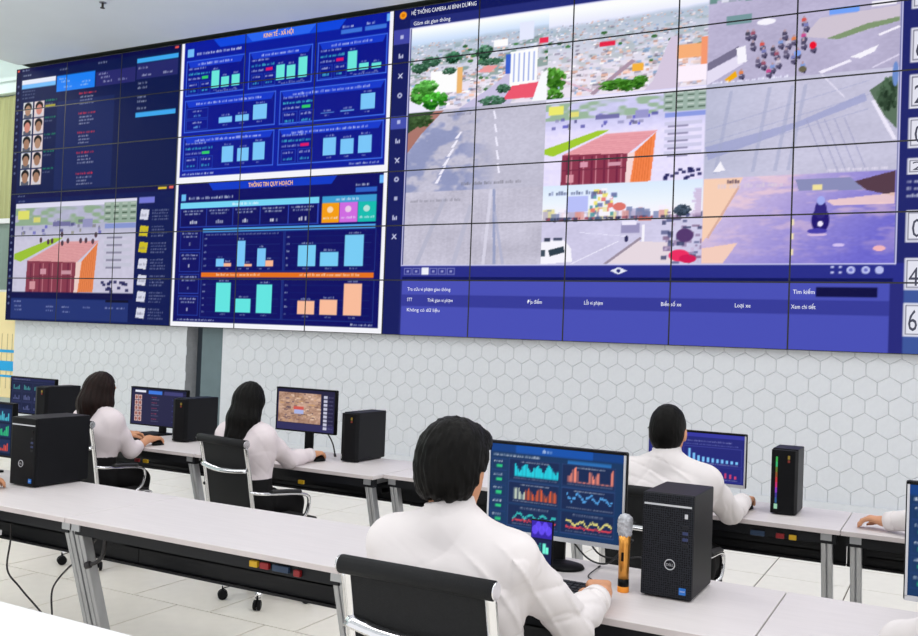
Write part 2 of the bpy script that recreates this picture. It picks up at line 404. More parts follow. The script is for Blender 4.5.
# sprinkler and detector on the ceiling
sp = thing('sprinkler', 'small dark sprinkler head hanging from the grey ceiling', 'sprinkler', (3.83, -1.58, CEIL))
p = MB(); p.lathe([(0.045, -0.008), (0.045, 0.0)]); p.build('rosette', M_ALU, sp)
p = MB(); p.lathe([(0.014, -0.06), (0.014, -0.008)]); p.lathe([(0.03, -0.075), (0.03, -0.07), (0.012, -0.06)]); p.build('nozzle', mat('dark_bronze', (70, 66, 62), 0.4, 0.6, noise=0.1), sp)

# ================================================================== THE DISPLAY WALL: what it shows
CV = Canvas(NC, NR, (180, 102), (30, 36, 84))
HM = np.array([[2.55118231e-02, 1.20386434e-03, -5.18587498e-01], [6.35369778e-04, -1.65753390e-02, 5.29961508e+00], [8.02343077e-04, 5.94374981e-05, 1.0]])
class Tr:
    """reading of a sketch of the wall: sketch point -> display units (column, row)"""
    def __init__(s, x0, y0, k): s.x0, s.y0, s.k = x0, y0, k
    def __call__(s, x, y):
        q = HM @ np.array([s.x0 + x / s.k, s.y0 + y / s.k, 1.0]); return (q[0] / q[2] / PW, q[1] / q[2] / PH)
    def rect(s, x0, y0, x1, y1, col, al=1.0):
        a = s(x0, y0); b = s(x1, y1); CV.rect(a[0], a[1], b[0], b[1], col, al)
    def words(s, x0, y0, x1, h, col, al=0.8):
        a = s(x0, y0); b = s(x1, y0); CV.words(a[0], b[0], a[1], h, col, al)
WHT = (236, 240, 250)

def road_texture(u, t, base, amp=10, sc=40, seed=1):
    n = vnoise(u * sc, t * sc, seed) - 0.5; m = vnoise(u * 5, t * 5, seed + 3) - 0.5
    return np.array(base, float) + (n * amp + m * amp * 1.3)[..., None]
def paint_aerial(S, seed, haze, roof, green=0.75, ntree=46):
    g = np.random.default_rng(seed)
    def f(u, t):
        sky = mix3((232, 236, 250), haze, np.clip(t / 0.22, 0, 1))
        land = mix3((166, 182, 192), (214, 208, 214), np.clip((t - 0.15) / 0.6, 0, 1))
        k = np.clip((t + 0.05 * (u - 0.5) - 0.17 + 0.03 * (vnoise(u * 14, t * 3, seed) - 0.5)) / 0.05, 0, 1)
        out = sky * (1 - k[..., None]) + land * k[..., None]
        gr = np.clip((vnoise(u * 17, t * 30, seed + 5) - 0.52) * 5, 0, 1) * np.clip((t - 0.2) * 9, 0, 1) * np.clip((1.1 - t) * 2, 0, 1)
        return out * (1 - green * gr[..., None]) + np.array((104, 136, 118.0)) * green * gr[..., None]
    S.shade(f)
    pal = [(238, 236, 240), (224, 220, 226), (206, 202, 212), (242, 240, 244), (190, 180, 186), (226, 206, 196), (214, 170, 150), (198, 206, 226), (178, 170, 182), (150, 146, 160), (236, 190, 166), (150, 180, 210)]
    for k in range(760):
        t = 0.20 + 0.78 * (k / 760) ** 1.15; sz = 0.005 + 0.024 * t * g.uniform(0.5, 1.3); u = g.uniform(0, 1)
        c = np.array(pal[g.integers(len(pal))], float) * g.uniform(0.86, 1.03)
        S.rect(u, t - sz, min(1, u + sz * g.uniform(0.7, 1.9)), min(1, t), np.clip(c, 0, 255), 0.9)
        if g.random() < 0.35: S.rect(u, t, min(1, u + sz), min(1, t + sz * 0.25), c * 0.55, 0.7)
    for k in range(ntree):
        t = g.uniform(0.28, 0.95); u = g.uniform(0, 1); r = 0.012 + 0.03 * t * g.random()
        S.ell(u, min(t, 0.97), r, r * 0.9, np.array((74, 128, 70)) * g.uniform(0.7, 1.15), 0.85)
def tree(S, u, t, r, q, col, seed):
    g = np.random.default_rng(seed)
    for k in range(110):
        a = g.uniform(0, 6.283); d = math.sqrt(g.random()) * g.uniform(0.8, 1.05); uu_, tt = u + r * d * math.cos(a), t + q * d * math.sin(a)
        if not (0.01 < uu_ < 0.99 and 0.01 < tt < 0.99): continue
        S.ell(uu_, tt, r * 0.17, q * 0.17, np.clip(np.array(col) * g.uniform(0.62, 1.12) * (1.12 - 0.25 * (tt - t) / q), 0, 255), 0.85)
def paint_container(S, dim=1.0):
    def f(u, t):
        a = mix3((196, 196, 222), (218, 214, 236), np.clip((t - 0.28) / 0.15, 0, 1)) * dim + (vnoise(u * 40, t * 40, 4) - 0.5)[..., None] * 8
        gk = np.clip((vnoise(u * 16, t * 26, 9) - 0.35) * 4, 0, 1) * (t < 0.25) * np.clip(t * 14, 0, 1)
        return a * (1 - 0.7 * gk[..., None]) + np.array((132, 168, 118.0)) * 0.7 * gk[..., None]
    S.shade(f)
    S.rect(0, 0, 1, 0.05, (222, 220, 240)); S.rect(0.02, 0.08, 0.12, 0.18, (222, 222, 110)); S.rect(0.16, 0.16, 0.22, 0.22, (214, 210, 120))
    for k in range(26):
        u = rng.uniform(0.02, 0.72); t = rng.uniform(0.2, 0.34); S.rect(u, t, u + rng.uniform(0.01, 0.04), t + 0.035, (rng.uniform(60, 150),) * 2 + (rng.uniform(110, 190),), 0.7)
    S.rect(0.33, 0.22, 0.48, 0.27, (118, 116, 160)); S.rect(0.58, 0.2, 0.66, 0.29, (150, 150, 190))
    S.poly([(0, 0.63), (0, 0.57), (0.34, 0.40), (0.42, 0.40), (0.36, 0.45), (0.06, 0.66)], (158, 194, 62))
    S.poly([(0.12, 0.65), (0.40, 0.44), (0.72, 0.44), (0.54, 0.68)], (222, 160, 162))
    for k in range(14):
        a = k / 14; S.line((0.13 + 0.29 * a, 0.645 - 0.2 * a), (0.54 + 0.17 * a, 0.675 - 0.225 * a), 0.012, (206, 138, 144), 0.6)
    S.poly([(0.12, 0.65), (0.54, 0.67), (0.53, 1.0), (0.115, 1.0)], (138, 68, 84))
    for k in range(5):
        u = 0.15 + 0.08 * k; S.rect(u, 0.68, u + 0.012, 1.0, (116, 54, 74)); S.rect(u + 0.03, 0.68, u + 0.036, 1.0, (196, 132, 142))
    S.rect(0.12, 0.82, 0.53, 0.835, (118, 60, 76)); S.rect(0.24, 0.74, 0.29, 0.80, (206, 150, 164)); S.rect(0.42, 0.76, 0.5, 0.80, (200, 150, 162)); S.rect(0.15, 0.88, 0.2, 0.97, (208, 150, 158))
    S.poly([(0.54, 0.67), (0.585, 0.66), (0.56, 1.0), (0.53, 1.0)], (236, 206, 200))
    S.poly([(0.585, 0.66), (0.71, 0.46), (0.685, 0.99), (0.56, 1.0)], (230, 134, 84))
    for k in range(6):
        a = k / 6; S.line((0.6 + 0.1 * a, 0.645 - 0.16 * a), (0.58 + 0.1 * a, 0.995), 0.014, (212, 116, 66), 0.7)
    S.rect(0.75, 0.03, 1.0, 0.24, (152, 172, 158))
    for k in range(4):
        for q in range(6): S.rect(0.76 + 0.065 * k, 0.04 + 0.033 * q, 0.80 + 0.065 * k, 0.055 + 0.033 * q, (74, 92, 76) if q % 2 else (196, 206, 196), 0.8)
    S.rect(0.76, 0.26, 1.0, 0.31, (138, 152, 208))
    for k in range(5): S.rect(0.76, 0.36 + 0.08 * k, 0.98, 0.40 + 0.08 * k, (196, 196, 214)); S.rect(0.78, 0.40 + 0.08 * k, 0.9, 0.42 + 0.08 * k, (112, 110, 132), 0.7)
    for k in range(16):
        u = rng.uniform(0.72, 0.97); t = rng.uniform(0.86, 0.97); S.rect(u, t, u + 0.025, t + 0.03, (44, 44, 86), 0.85)
def paint_road_a(S):
    def f(u, t):
        a = road_texture(u, t, (184, 184, 194), 10, 60, 11)
        sh = np.clip((0.55 * vnoise(u * 7 + t * 2, t * 6, 21) + 0.3 * vnoise(u * 19, t * 17, 22) + 0.15 * vnoise(u * 40, t * 36, 23) - 0.42) * 6, 0, 1) * np.clip((0.6 - u + 0.1 * t) * 4, 0, 1)
        return a * (1 - 0.6 * sh[..., None]) + np.array((116, 128, 168.0)) * 0.6 * sh[..., None]
    S.shade(f)
    S.poly([(0, 0.0), (0.27, 0.0), (0.1, 0.28), (0.0, 0.5)], (164, 120, 108)); S.poly([(0, 0), (0.2, 0), (0.1, 0.15), (0, 0.25)], (62, 82, 56)); tree(S, 0.09, 0.1, 0.09, 0.09, (70, 92, 60), 5)
    for k in range(6):
        a = k / 6; S.poly([(0.40 - 0.17 * a, 0.28 + 0.62 * a), (0.415 - 0.17 * a, 0.28 + 0.62 * a), (0.385 - 0.17 * a, 0.36 + 0.65 * a), (0.36 - 0.17 * a, 0.36 + 0.65 * a)], (226, 226, 236))
    for k in range(5):
        a = k / 5; S.poly([(0.632 + 0.05 * a, 0.06 + 0.8 * a), (0.645 + 0.05 * a, 0.06 + 0.8 * a), (0.66 + 0.05 * a, 0.16 + 0.82 * a), (0.645 + 0.05 * a, 0.16 + 0.82 * a)], (224, 224, 234))
    S.words(0.30, 0.48, 0.05, 0.05, (120, 120, 134), 0.6); S.words(0.42, 0.86, 0.90, 0.06, (118, 118, 124), 0.7)
def paint_road_b(S):
    S.shade(lambda u, t: road_texture(u, t, (188, 187, 196), 12, 70, 31) - (6 * vnoise(u * 90, t * 3, 33))[..., None])
    for a, b, w, c in (((0.66, 0), (0.68, 1), 0.03, (140, 150, 178)), ((0.64, 0), (0.60, 1), 0.035, (206, 206, 214)), ((0.3, 0.1), (0.1, 1), 0.05, (172, 174, 186)), ((0.5, 0.2), (0.38, 1), 0.05, (176, 178, 190)), ((0.67, 0.3), (0.74, 1), 0.03, (168, 172, 190))): S.line(a, b, w, c, 0.8)
    S.words(0.04, 0.44, 0.10, 0.05, (130, 130, 138), 0.7)
def paint_street(S):
    def f(u, t):
        a = mix3((206, 222, 246), (234, 238, 248), np.clip(t / 0.4, 0, 1))
        b = road_texture(u, t, (196, 194, 212), 8, 50, 41)
        k = (t > 0.42)[..., None]; return np.where(k, b, a)
    S.shade(f)
    for k in range(60):
        u = rng.uniform(0, 0.8); hgt = rng.uniform(0.03, 0.12); S.rect(u, 0.40 - hgt, u + rng.uniform(0.02, 0.06), 0.44, [(232, 226, 230), (176, 170, 190), (206, 150, 140), (120, 130, 160), (220, 214, 150)][k % 5], 0.8)
    for k in range(60):
        u = rng.uniform(0.0, 0.85); S.rect(u, 0.41, u + rng.uniform(0.01, 0.03), 0.41 + rng.uniform(0.02, 0.06), [(56, 58, 84), (150, 80, 90), (80, 96, 120)][k % 3], 0.8)
    S.rect(0.16, 0.14, 0.30, 0.34, (176, 184, 226))
    for k in range(40):
        u = rng.uniform(0.31, 0.45); t = rng.uniform(0.05, 0.36); S.rect(u, t, u + rng.uniform(0.015, 0.04), t + 0.05, [(236, 236, 244), (116, 122, 160), (216, 120, 110), (226, 216, 110), (90, 150, 150), (250, 250, 252)][k % 6], 0.9)
    S.ell(0.5, 0.29, 0.04, 0.05, (208, 120, 108)); S.rect(0.62, 0.43, 0.7, 0.47, (190, 110, 90))
    S.rect(0.515, 0.50, 0.63, 0.62, (150, 146, 176)); S.rect(0.52, 0.47, 0.61, 0.52, (224, 222, 236)); S.ell(0.55, 0.69, 0.012, 0.04, (60, 60, 92)); S.rect(0.645, 0.52, 0.66, 0.75, (232, 232, 242))
    S.poly([(0.44, 1), (0.60, 0.72), (0.8, 0.74), (0.84, 1)], (216, 206, 206)); S.line((0.42, 1), (0.64, 0.68), 0.03, (150, 140, 150)); S.line((0.2, 1), (0.5, 0.72), 0.012, (224, 224, 236)); S.line((0.25, 0.6), (0.55, 0.66), 0.008, (220, 220, 232))
    # van
    S.poly([(0, 0.72), (0.05, 0.69), (0.15, 0.69), (0.2, 0.8), (0.21, 0.97), (0, 1.0)], (232, 236, 240)); S.poly([(0.05, 0.82), (0.15, 0.77), (0.16, 0.85), (0.06, 0.9)], (62, 74, 82)); S.poly([(0, 0.82), (0.03, 0.82), (0.03, 0.9), (0, 0.9)], (74, 86, 96)); S.rect(0.02, 0.66, 0.06, 0.71, (70, 76, 92)); S.rect(0.08, 0.66, 0.14, 0.70, (84, 90, 108))
    for k in range(70):
        u = rng.uniform(0.76, 0.99); t = rng.uniform(0.36, 0.97); S.rect(u, t, min(1, u + rng.uniform(0.01, 0.05)), min(1, t + rng.uniform(0.02, 0.06)), [(84, 90, 124), (140, 122, 150), (60, 66, 96), (190, 176, 196), (120, 96, 120)][k % 5], 0.75)
    for k in range(16): S.rect(0.93 + 0.03 * rng.random(), 0.1 + 0.02 * k, 0.99, 0.13 + 0.02 * k, (190, 170, 190), 0.6)
    S.ell(0.87, 0.9, 0.06, 0.07, (222, 62, 100)); S.ell(0.92, 0.94, 0.05, 0.05, (200, 50, 90)); S.ell(0.9, 0.66, 0.05, 0.08, (92, 70, 110)); tree(S, 0.88, 0.36, 0.05, 0.07, (72, 84, 96), 8)
    S.words(0.04, 0.42, 0.07, 0.07, (84, 92, 110), 0.8)
def paint_bikes(S):
    S.shade(lambda u, t: road_texture(u, t, (176, 172, 192), 9, 60, 51))
    S.rect(0, 0, 1, 0.16, (196, 200, 212))
    for k in range(40): u = rng.uniform(0, 0.5); S.rect(u, rng.uniform(0, 0.12), u + 0.04, rng.uniform(0.12, 0.2), [(206, 214, 216), (150, 160, 166), (104, 140, 130), (232, 232, 236)][k % 4], 0.7)
    S.rect(0.10, 0.33, 0.24, 0.42, (120, 150, 150)); S.rect(0.65, 0.38, 0.80, 0.44, (116, 158, 226)); S.rect(0.86, 0.36, 0.98, 0.41, (238, 236, 244)); S.ell(0.32, 0.43, 0.05, 0.03, (236, 238, 242))
    S.poly([(0.52, 0.62), (0.6, 0.46), (1, 0.42), (1, 0.55), (0.7, 0.68)], (196, 188, 194)); S.poly([(0.64, 0.66), (0.84, 0.56), (1, 0.53), (1, 0.57), (0.86, 0.61), (0.7, 0.68)], (128, 148, 112))
    S.poly([(0.6, 0.97), (0.76, 0.88), (0.77, 0.9), (0.62, 0.99)], (228, 226, 236)); S.poly([(0.76, 0.86), (0.9, 0.77), (0.88, 0.83), (0.81, 0.88)], (236, 234, 242)); S.line((0.9, 0.68), (1, 0.62), 0.03, (230, 228, 238)); S.line((0.87, 0.98), (1, 0.88), 0.02, (206, 202, 216))
    S.poly([(0.0, 0.78), (0.17, 0.64), (0.2, 0.7), (0.0, 0.86)], (120, 116, 136)); S.poly([(0, 0.86), (0.16, 0.74), (0.2, 0.82), (0, 1.0)], (214, 210, 222)); S.poly([(0.16, 0.66), (0.21, 0.64), (0.22, 0.8), (0.17, 0.82)], (238, 238, 244)); S.poly([(0.1, 0.96), (0.16, 0.88), (0.17, 0.94), (0.12, 0.99)], (226, 168, 40))
    cl = [(66, 60, 86), (214, 72, 62), (112, 118, 178), (58, 58, 74), (150, 70, 92), (120, 150, 210), (206, 200, 214), (96, 88, 116), (226, 120, 60), (200, 60, 130)]
    for k, (u, t) in enumerate([(0.25, 0.66), (0.3, 0.67), (0.31, 0.74), (0.36, 0.73), (0.38, 0.78), (0.40, 0.67), (0.44, 0.68), (0.43, 0.77), (0.47, 0.65), (0.52, 0.63), (0.52, 0.70), (0.49, 0.78), (0.47, 0.83), (0.57, 0.74), (0.31, 0.86), (0.36, 0.9), (0.39, 0.86), (0.28, 0.83), (0.19, 0.93), (0.34, 0.94), (0.42, 0.59), (0.52, 0.48), (0.53, 0.53), (0.22, 0.55), (0.25, 0.55), (0.52, 0.92)]):
        S.ell(u, t - 0.022, 0.013, 0.026, np.array(cl[k % 10]) * 0.75 + 40); S.ell(u + 0.004, t + 0.016, 0.017, 0.028, (92, 88, 110)); S.ell(u, t - 0.052, 0.007, 0.013, (170, 150, 156)); S.ell(u + 0.01, t + 0.04, 0.006, 0.012, (60, 58, 78)); S.rect(u - 0.01, t - 0.005, u + 0.006, t + 0.006, (214, 210, 222), 0.7)
    S.ell(0.57, 0.71, 0.018, 0.035, (220, 44, 60)); S.ell(0.49, 0.77, 0.018, 0.03, (130, 160, 220)); S.ell(0.52, 0.93, 0.02, 0.03, (108, 104, 84))
    S.words(0.03, 0.45, 0.97, 0.05, WHT, 0.8)
def paint_road_c(S):
    def f(u, t):
        a = road_texture(u, t, (188, 188, 202), 8, 60, 61)
        k = np.clip((0.47 - u) * 1.8, 0, 1); a = a * (1 - 0.35 * k[..., None]) + np.array((158, 170, 188.0)) * 0.35 * k[..., None]
        return a
    S.shade(f)
    S.poly([(0, 0.66), (0.5, 0.46), (0.84, 0.22), (0.85, 0.30), (0.5, 0.52), (0.02, 0.80)], (150, 156, 190), 0.7)
    for a in (0.12, 0.33, 0.45, 0.52): S.line((a + 0.02, 0.08), (a - 0.06, 0.95), 0.03, (158, 164, 186), 0.5)
    for a in (0.55, 0.6, 0.64, 0.69, 0.74): S.line((a, 0.45), (a + 0.12, 1), 0.010, (150, 152, 178), 0.6)
    for a, b in ((0.38, 0.9), (0.52, 0.84), (0.66, 0.78)): S.line((0.0, a + 0.1), (0.86, a - 0.28), 0.012, (150, 156, 184), 0.45)
    S.line((0.62, 0), (0.74, 0.25), 0.012, (214, 212, 222)); S.poly([(0.86, 0.2), (0.96, 0.08), (1, 0.08), (1, 0.6), (0.93, 0.45)], (96, 116, 96)); tree(S, 0.95, 0.26, 0.05, 0.16, (66, 84, 66), 9); S.line((0.88, 0.3), (0.99, 0.7), 0.03, (222, 220, 228)); S.ell(0.985, 0.06, 0.015, 0.12, (112, 140, 190))
    S.poly([(0.05, 0.93), (0.09, 0.82), (0.12, 0.92)], (232, 232, 240)); S.words(0.66, 0.97, 0.95, 0.05, (232, 226, 232), 0.6)
def paint_rider(S):
    def f(u, t):
        warm = np.clip((0.5 * vnoise(u * 5 + 2, t * 7, 71) + 0.3 * vnoise(u * 12, t * 22, 72) + 0.2 * vnoise(u * 30, t * 50, 73) - 0.43 - 0.1 * u) * 5, 0, 1) * np.clip(1.2 - t, 0, 1)
        a = mix3((200, 186, 208), (112, 108, 190), np.clip(0.05 + 0.95 * u + 0.45 * (t - 0.6), 0, 1)) + (vnoise(u * 60, t * 60, 5) - 0.5)[..., None] * 8
        return a * (1 - 0.55 * warm[..., None]) + np.array((236, 204, 196.0)) * 0.55 * warm[..., None]
    S.shade(f)
    S.poly([(0, 0), (0.22, 0), (0.1, 0.5), (0, 0.75)], (232, 198, 170)); S.poly([(0, 0.82), (0.2, 0.76), (0.12, 1), (0, 1)], (228, 196, 176)); S.line((0.2, 0.1), (0.03, 0.7), 0.02, (206, 170, 150)); S.poly([(0.8, 0.1), (1, 0.0), (1, 0.28), (0.86, 0.2)], (92, 72, 80)); S.poly([(0.5, 0.05), (0.78, 0.05), (0.85, 0.2), (0.52, 0.18)], (136, 140, 172))
    S.poly([(0.66, 0.3), (1, 0.24), (1, 0.36), (0.7, 0.36)], (238, 206, 190), 0.8); S.ell(0.73, 0.80, 0.03, 0.02, (200, 186, 220)); S.ell(0.62, 0.68, 0.05, 0.02, (200, 180, 206)); S.ell(0.93, 0.84, 0.03, 0.03, (226, 176, 176))
    S.rect(0.59, 0.12, 0.64, 0.18, (226, 214, 150)); [S.rect(0.485, q, 0.5, q + 0.07, (226, 214, 170)) for q in (0.5, 0.66, 0.84)]
    S.ell(0.635, 0.52, 0.045, 0.14, (52, 46, 110)); S.ell(0.635, 0.40, 0.03, 0.1, (62, 56, 120)); S.ell(0.635, 0.30, 0.02, 0.05, (156, 168, 220)); S.ell(0.635, 0.56, 0.014, 0.03, (226, 220, 240)); S.ell(0.62, 0.64, 0.05, 0.03, (80, 74, 160))
    S.words(0.08, 0.44, 0.07, 0.07, (206, 196, 204), 0.8); S.words(0.13, 0.2, 0.02, 0.06, (70, 60, 80), 0.8)

# ---- traffic application, columns 6 to 12
CV.rect(6, 0, 12, 6, (46, 50, 112)); CV.rect(6, 0, 6.2, 6, (40, 44, 100)); CV.rect(6.0, 5.35, 6.2, 5.62, (74, 78, 168))
CV.rect(6.2, 5.78, 12, 6, (38, 42, 98)); CV.rect(6.2, 5.62, 12, 5.78, (50, 56, 124))
CV.rect(6.2, 1.0, 12, 1.28, (52, 56, 140)); CV.rect(6.0, 3.78, 6.2, 4.02, (76, 86, 176))
CV.rect(6.22, 1.01, 10.78, 1.06, (34, 38, 92)); CV.rect(6.22, 0.0, 10.76, 1.0, (80, 86, 184)); CV.rect(6.22, 0.53, 10.76, 0.74, (64, 68, 156)); CV.rect(10.76, 0, 10.86, 1.0, (52, 54, 126)); CV.rect(10.86, 0, 12, 1.0, (70, 92, 158))
CV.rect(10.21, 0.79, 10.67, 0.93, (28, 28, 74))
F1 = Sub(CV, 6.225, 4.05, 7.75, 5.60); F2 = Sub(CV, 7.75, 4.05, 9.265, 5.60); F3 = Sub(CV, 9.265, 4.05, 10.78, 5.60)
F4 = Sub(CV, 6.225, 2.59, 7.75, 4.05); F5 = Sub(CV, 7.75, 2.59, 9.265, 4.05); F6 = Sub(CV, 9.265, 2.59, 10.78, 4.05)
F7 = Sub(CV, 6.225, 1.28, 7.75, 2.59); F8 = Sub(CV, 7.75, 1.28, 9.265, 2.59); F9 = Sub(CV, 9.265, 1.28, 10.78, 2.59)
paint_aerial(F1, 3, (176, 198, 214), 0, 0.6, 26)
F1.poly([(0.38, 1), (0.62, 0.78), (0.86, 0.5), (0.9, 0.5), (0.82, 0.78), (0.75, 1)], (186, 182, 204))
F1.rect(0.16, 0.54, 0.36, 0.80, (240, 234, 236)); F1.rect(0.36, 0.52, 0.40, 0.82, (222, 176, 110)); F1.rect(0.0, 0.86, 0.2, 1, (214, 214, 222))
F1.poly([(0.74, 0.42), (0.93, 0.40), (0.93, 0.78), (0.74, 0.82)], (226, 232, 246)); F1.rect(0.71, 0.44, 0.745, 0.66, (74, 106, 196))
for q in range(5): F1.rect(0.765 + 0.034 * q, 0.44, 0.775 + 0.034 * q, 0.76, (150, 164, 206))
F1.poly([(0.76, 0.80), (0.96, 0.78), (0.92, 0.95), (0.70, 0.94)], (226, 96, 112)); F1.poly([(0.96, 0.7), (1, 0.66), (1, 1), (0.9, 1)], (222, 226, 236))
F1.rect(0.8, 0.1, 0.9, 0.3, (206, 212, 236)); F1.rect(0.62, 0.26, 0.72, 0.34, (232, 232, 240)); F1.rect(0.94, 0.3, 1, 0.36, (226, 66, 90)); F1.poly([(0.5, 0.6), (0.58, 0.54), (0.66, 0.55), (0.6, 0.62)], (222, 150, 146))
for q, (u, t, r, s_) in enumerate([(0.08, 0.8, 0.1, 0.1), (0.2, 0.88, 0.1, 0.1), (0.13, 0.7, 0.1, 0.07), (0.33, 0.4, 0.06, 0.07), (0.16, 0.42, 0.07, 0.06), (0.07, 0.48, 0.07, 0.06), (0.55, 0.38, 0.06, 0.08), (0.6, 0.5, 0.09, 0.04), (0.3, 0.55, 0.05, 0.04), (0.7, 0.82, 0.05, 0.05), (0.62, 0.95, 0.09, 0.06)]): tree(F1, u, t, r, s_, [(92, 162, 74), (78, 158, 62), (96, 164, 80), (70, 110, 84), (80, 116, 92)][min(q, 4)], 20 + q)
paint_aerial(F2, 8, (206, 210, 222), 1, 0.25, 12)
F2.poly([(0.62, 1), (0.68, 0.9), (0.78, 0.46), (0.82, 0.46), (0.84, 1)], (196, 186, 200)); F2.line((0.3, 0.98), (0.56, 0.66), 0.05, (166, 146, 158)); F2.line((0.1, 0.8), (0.3, 0.95), 0.03, (206, 176, 186))
F2.rect(0.34, 0.43, 0.44, 0.48, (224, 60, 84)); F2.rect(0.82, 0.56, 1, 0.7, (236, 168, 116)); F2.rect(0.96, 0.5, 1.0, 0.9, (232, 150, 110)); F2.rect(0.83, 0.78, 1.0, 0.94, (228, 218, 226)); F2.rect(0.55, 0.7, 0.62, 0.78, (232, 174, 70))
for q, (u, t, r, s_) in enumerate([(0.05, 0.78, 0.08, 0.13), (0.05, 0.95, 0.06, 0.07), (0.45, 0.9, 0.1, 0.06), (0.55, 0.92, 0.08, 0.06), (0.6, 0.88, 0.05, 0.05)]): tree(F2, u, t, r, s_, (86, 140, 62), 40 + q)
paint_bikes(F3); paint_road_a(F4); paint_container(F5); paint_road_c(F6); paint_road_b(F7); paint_street(F8); paint_rider(F9)
sl = CV.win(6.225, 1.28, 10.78, 5.60); CV.a[sl] = np.clip((np.clip(CV.a[sl], 0, 1) - 0.5) * 1.16 + 0.53, 0, 1) * np.array((0.975, 0.965, 1.0))
sl = CV.win(6.225, 4.05, 9.265, 5.60); g_ = CV.a[sl].mean(-1, keepdims=True); CV.a[sl] = np.clip((g_ + (CV.a[sl] - g_) * 0.85 - 0.5) * 1.15 + 0.475, 0, 1)
CV.frame(6.2, 1.26, 10.8, 5.62, (206, 206, 244), 0.012, 0.016)
# pager, markers and tool icons
for k in range(6): CV.frame(6.24 + 0.1 * k, 1.10, 6.33 + 0.1 * k, 1.22, (120, 124, 190), 0.01, 0.015); CV.rect(6.27 + 0.1 * k, 1.14, 6.30 + 0.1 * k, 1.18, (170, 172, 220), 0.8)
CV.rect(6.45, 1.10, 6.53, 1.23, (240, 242, 252)); CV.poly([(8.44, 1.17), (8.52, 1.23), (8.60, 1.17), (8.52, 1.11)], (232, 234, 250)); CV.ell(8.52, 1.17, 0.018, 0.03, (44, 48, 120))
for k, x in enumerate((10.36, 10.47, 10.58, 10.68)):
    if k == 0: [CV.rect(x + a - 0.012, 1.13 + b, x + a + 0.012, 1.16 + b, (200, 204, 244)) for a in (-0.03, 0.03) for b in (0, 0.08)]
    else: CV.ell(x, 1.18, 0.032, 0.055, (186, 192, 240)); CV.ell(x, 1.18, 0.014, 0.024, (60, 64, 170), 0.6 if k < 3 else 0)
CV.ell(6.11, 5.88, 0.042, 0.068, (250, 160, 40)); CV.ell(6.11, 5.88, 0.022, 0.034, (214, 120, 30))
for k, y in enumerate((5.48, 5.13, 4.76, 4.40, 4.03 - 0.12, 3.56, 3.2, 2.85, 2.5, 2.15, 1.8)):
    y += 0.0; ic = (214, 218, 246)
    if k % 4 == 0: CV.rect(6.085, y - 0.035, 6.125, y + 0.035, ic, 0.8)
    elif k % 4 == 1: [CV.rect(6.075 + 0.02 * q, y - 0.045, 6.088 + 0.02 * q, y - 0.045 + (0.09, 0.05, 0.07)[q], ic) for q in range(3)]
    elif k % 4 == 2: CV.line((6.08, y - 0.045), (6.13, y + 0.045), 0.014, ic); CV.line((6.08, y + 0.045), (6.13, y - 0.045), 0.014, ic)
    else: CV.ell(6.105, y, 0.028, 0.048, ic, 0.8); CV.ell(6.105, y, 0.012, 0.02, (50, 54, 120))
# number plate list at the right
for j0, j1 in ((5.28, 5.78), (4.86, 5.1), (4.10, 4.59), (3.45, 3.93), (2.89, 3.32), (2.52, 2.75), (1.57, 2.02), (0.90, 1.35), (0.25, 0.72)):
    CV.rect(10.86, j0, 11.42, j1, (228, 228, 240)); CV.frame(10.875, j0 + 0.03, 11.405, j1 - 0.03, (90, 90, 110), 0.008, 0.014)
    CV.words(11.5, 11.95, j1 - 0.10, 0.06, WHT); CV.words(11.5, 11.9, j1 - 0.22, 0.06, WHT)
for y in (2.40, 2.30, 2.20): CV.words(10.86, 11.5, y, 0.05, WHT)

# ---- dashboards, columns 3 to 6 (white margins)
CV.rect(3.0, 0, 6.0, 6, (246, 246, 252)); CV.rect(3.0, 0, 3.015, 6, (120, 120, 140))
CV.rect(3.06, 3.14, 5.95, 6.0, (27, 44, 160)); CV.rect(3.05, 0.11, 5.95, 3.0, (26, 34, 104))
CV.poly([(3.50, 6.0), (5.40, 6.0), (5.30, 5.80), (3.62, 5.80)], (38, 78, 222)); CV.poly([(4.0, 6.0), (5.0, 6.0), (4.9, 5.82), (4.1, 5.82)], (54, 106, 240))
CV.rect(3.11, 5.68, 3.21, 5.85, (120, 190, 250)); CV.words(3.26, 3.95, 5.70, 0.055, WHT); CV.rect(5.33, 5.70, 5.60, 5.78, (70, 120, 220)); CV.rect(5.64, 5.70, 5.91, 5.78, (70, 120, 220)); CV.words(5.35, 5.5, 5.81, 0.05, WHT); CV.words(5.66, 5.77, 5.81, 0.05, WHT); CV.rect(5.91, 5.82, 5.95, 5.96, (110, 180, 250))
def card(x0, y0, x1, y1, hd=True):
    CV.rect(x0, y0, x1, y1, (30, 40, 142)); CV.frame(x0, y0, x1, y1, (74, 116, 240), 0.012, 0.02)
    CV.poly([(x0 + 0.02, y1 - 0.02), (x1 - 0.02, y1 - 0.02), (x1 - 0.06, y1 - 0.15), (x0 + 0.06, y1 - 0.15)], (40, 66, 206)); CV.words(x0 + 0.18, x1 - 0.18, y1 - 0.115, 0.05, WHT, 0.7)
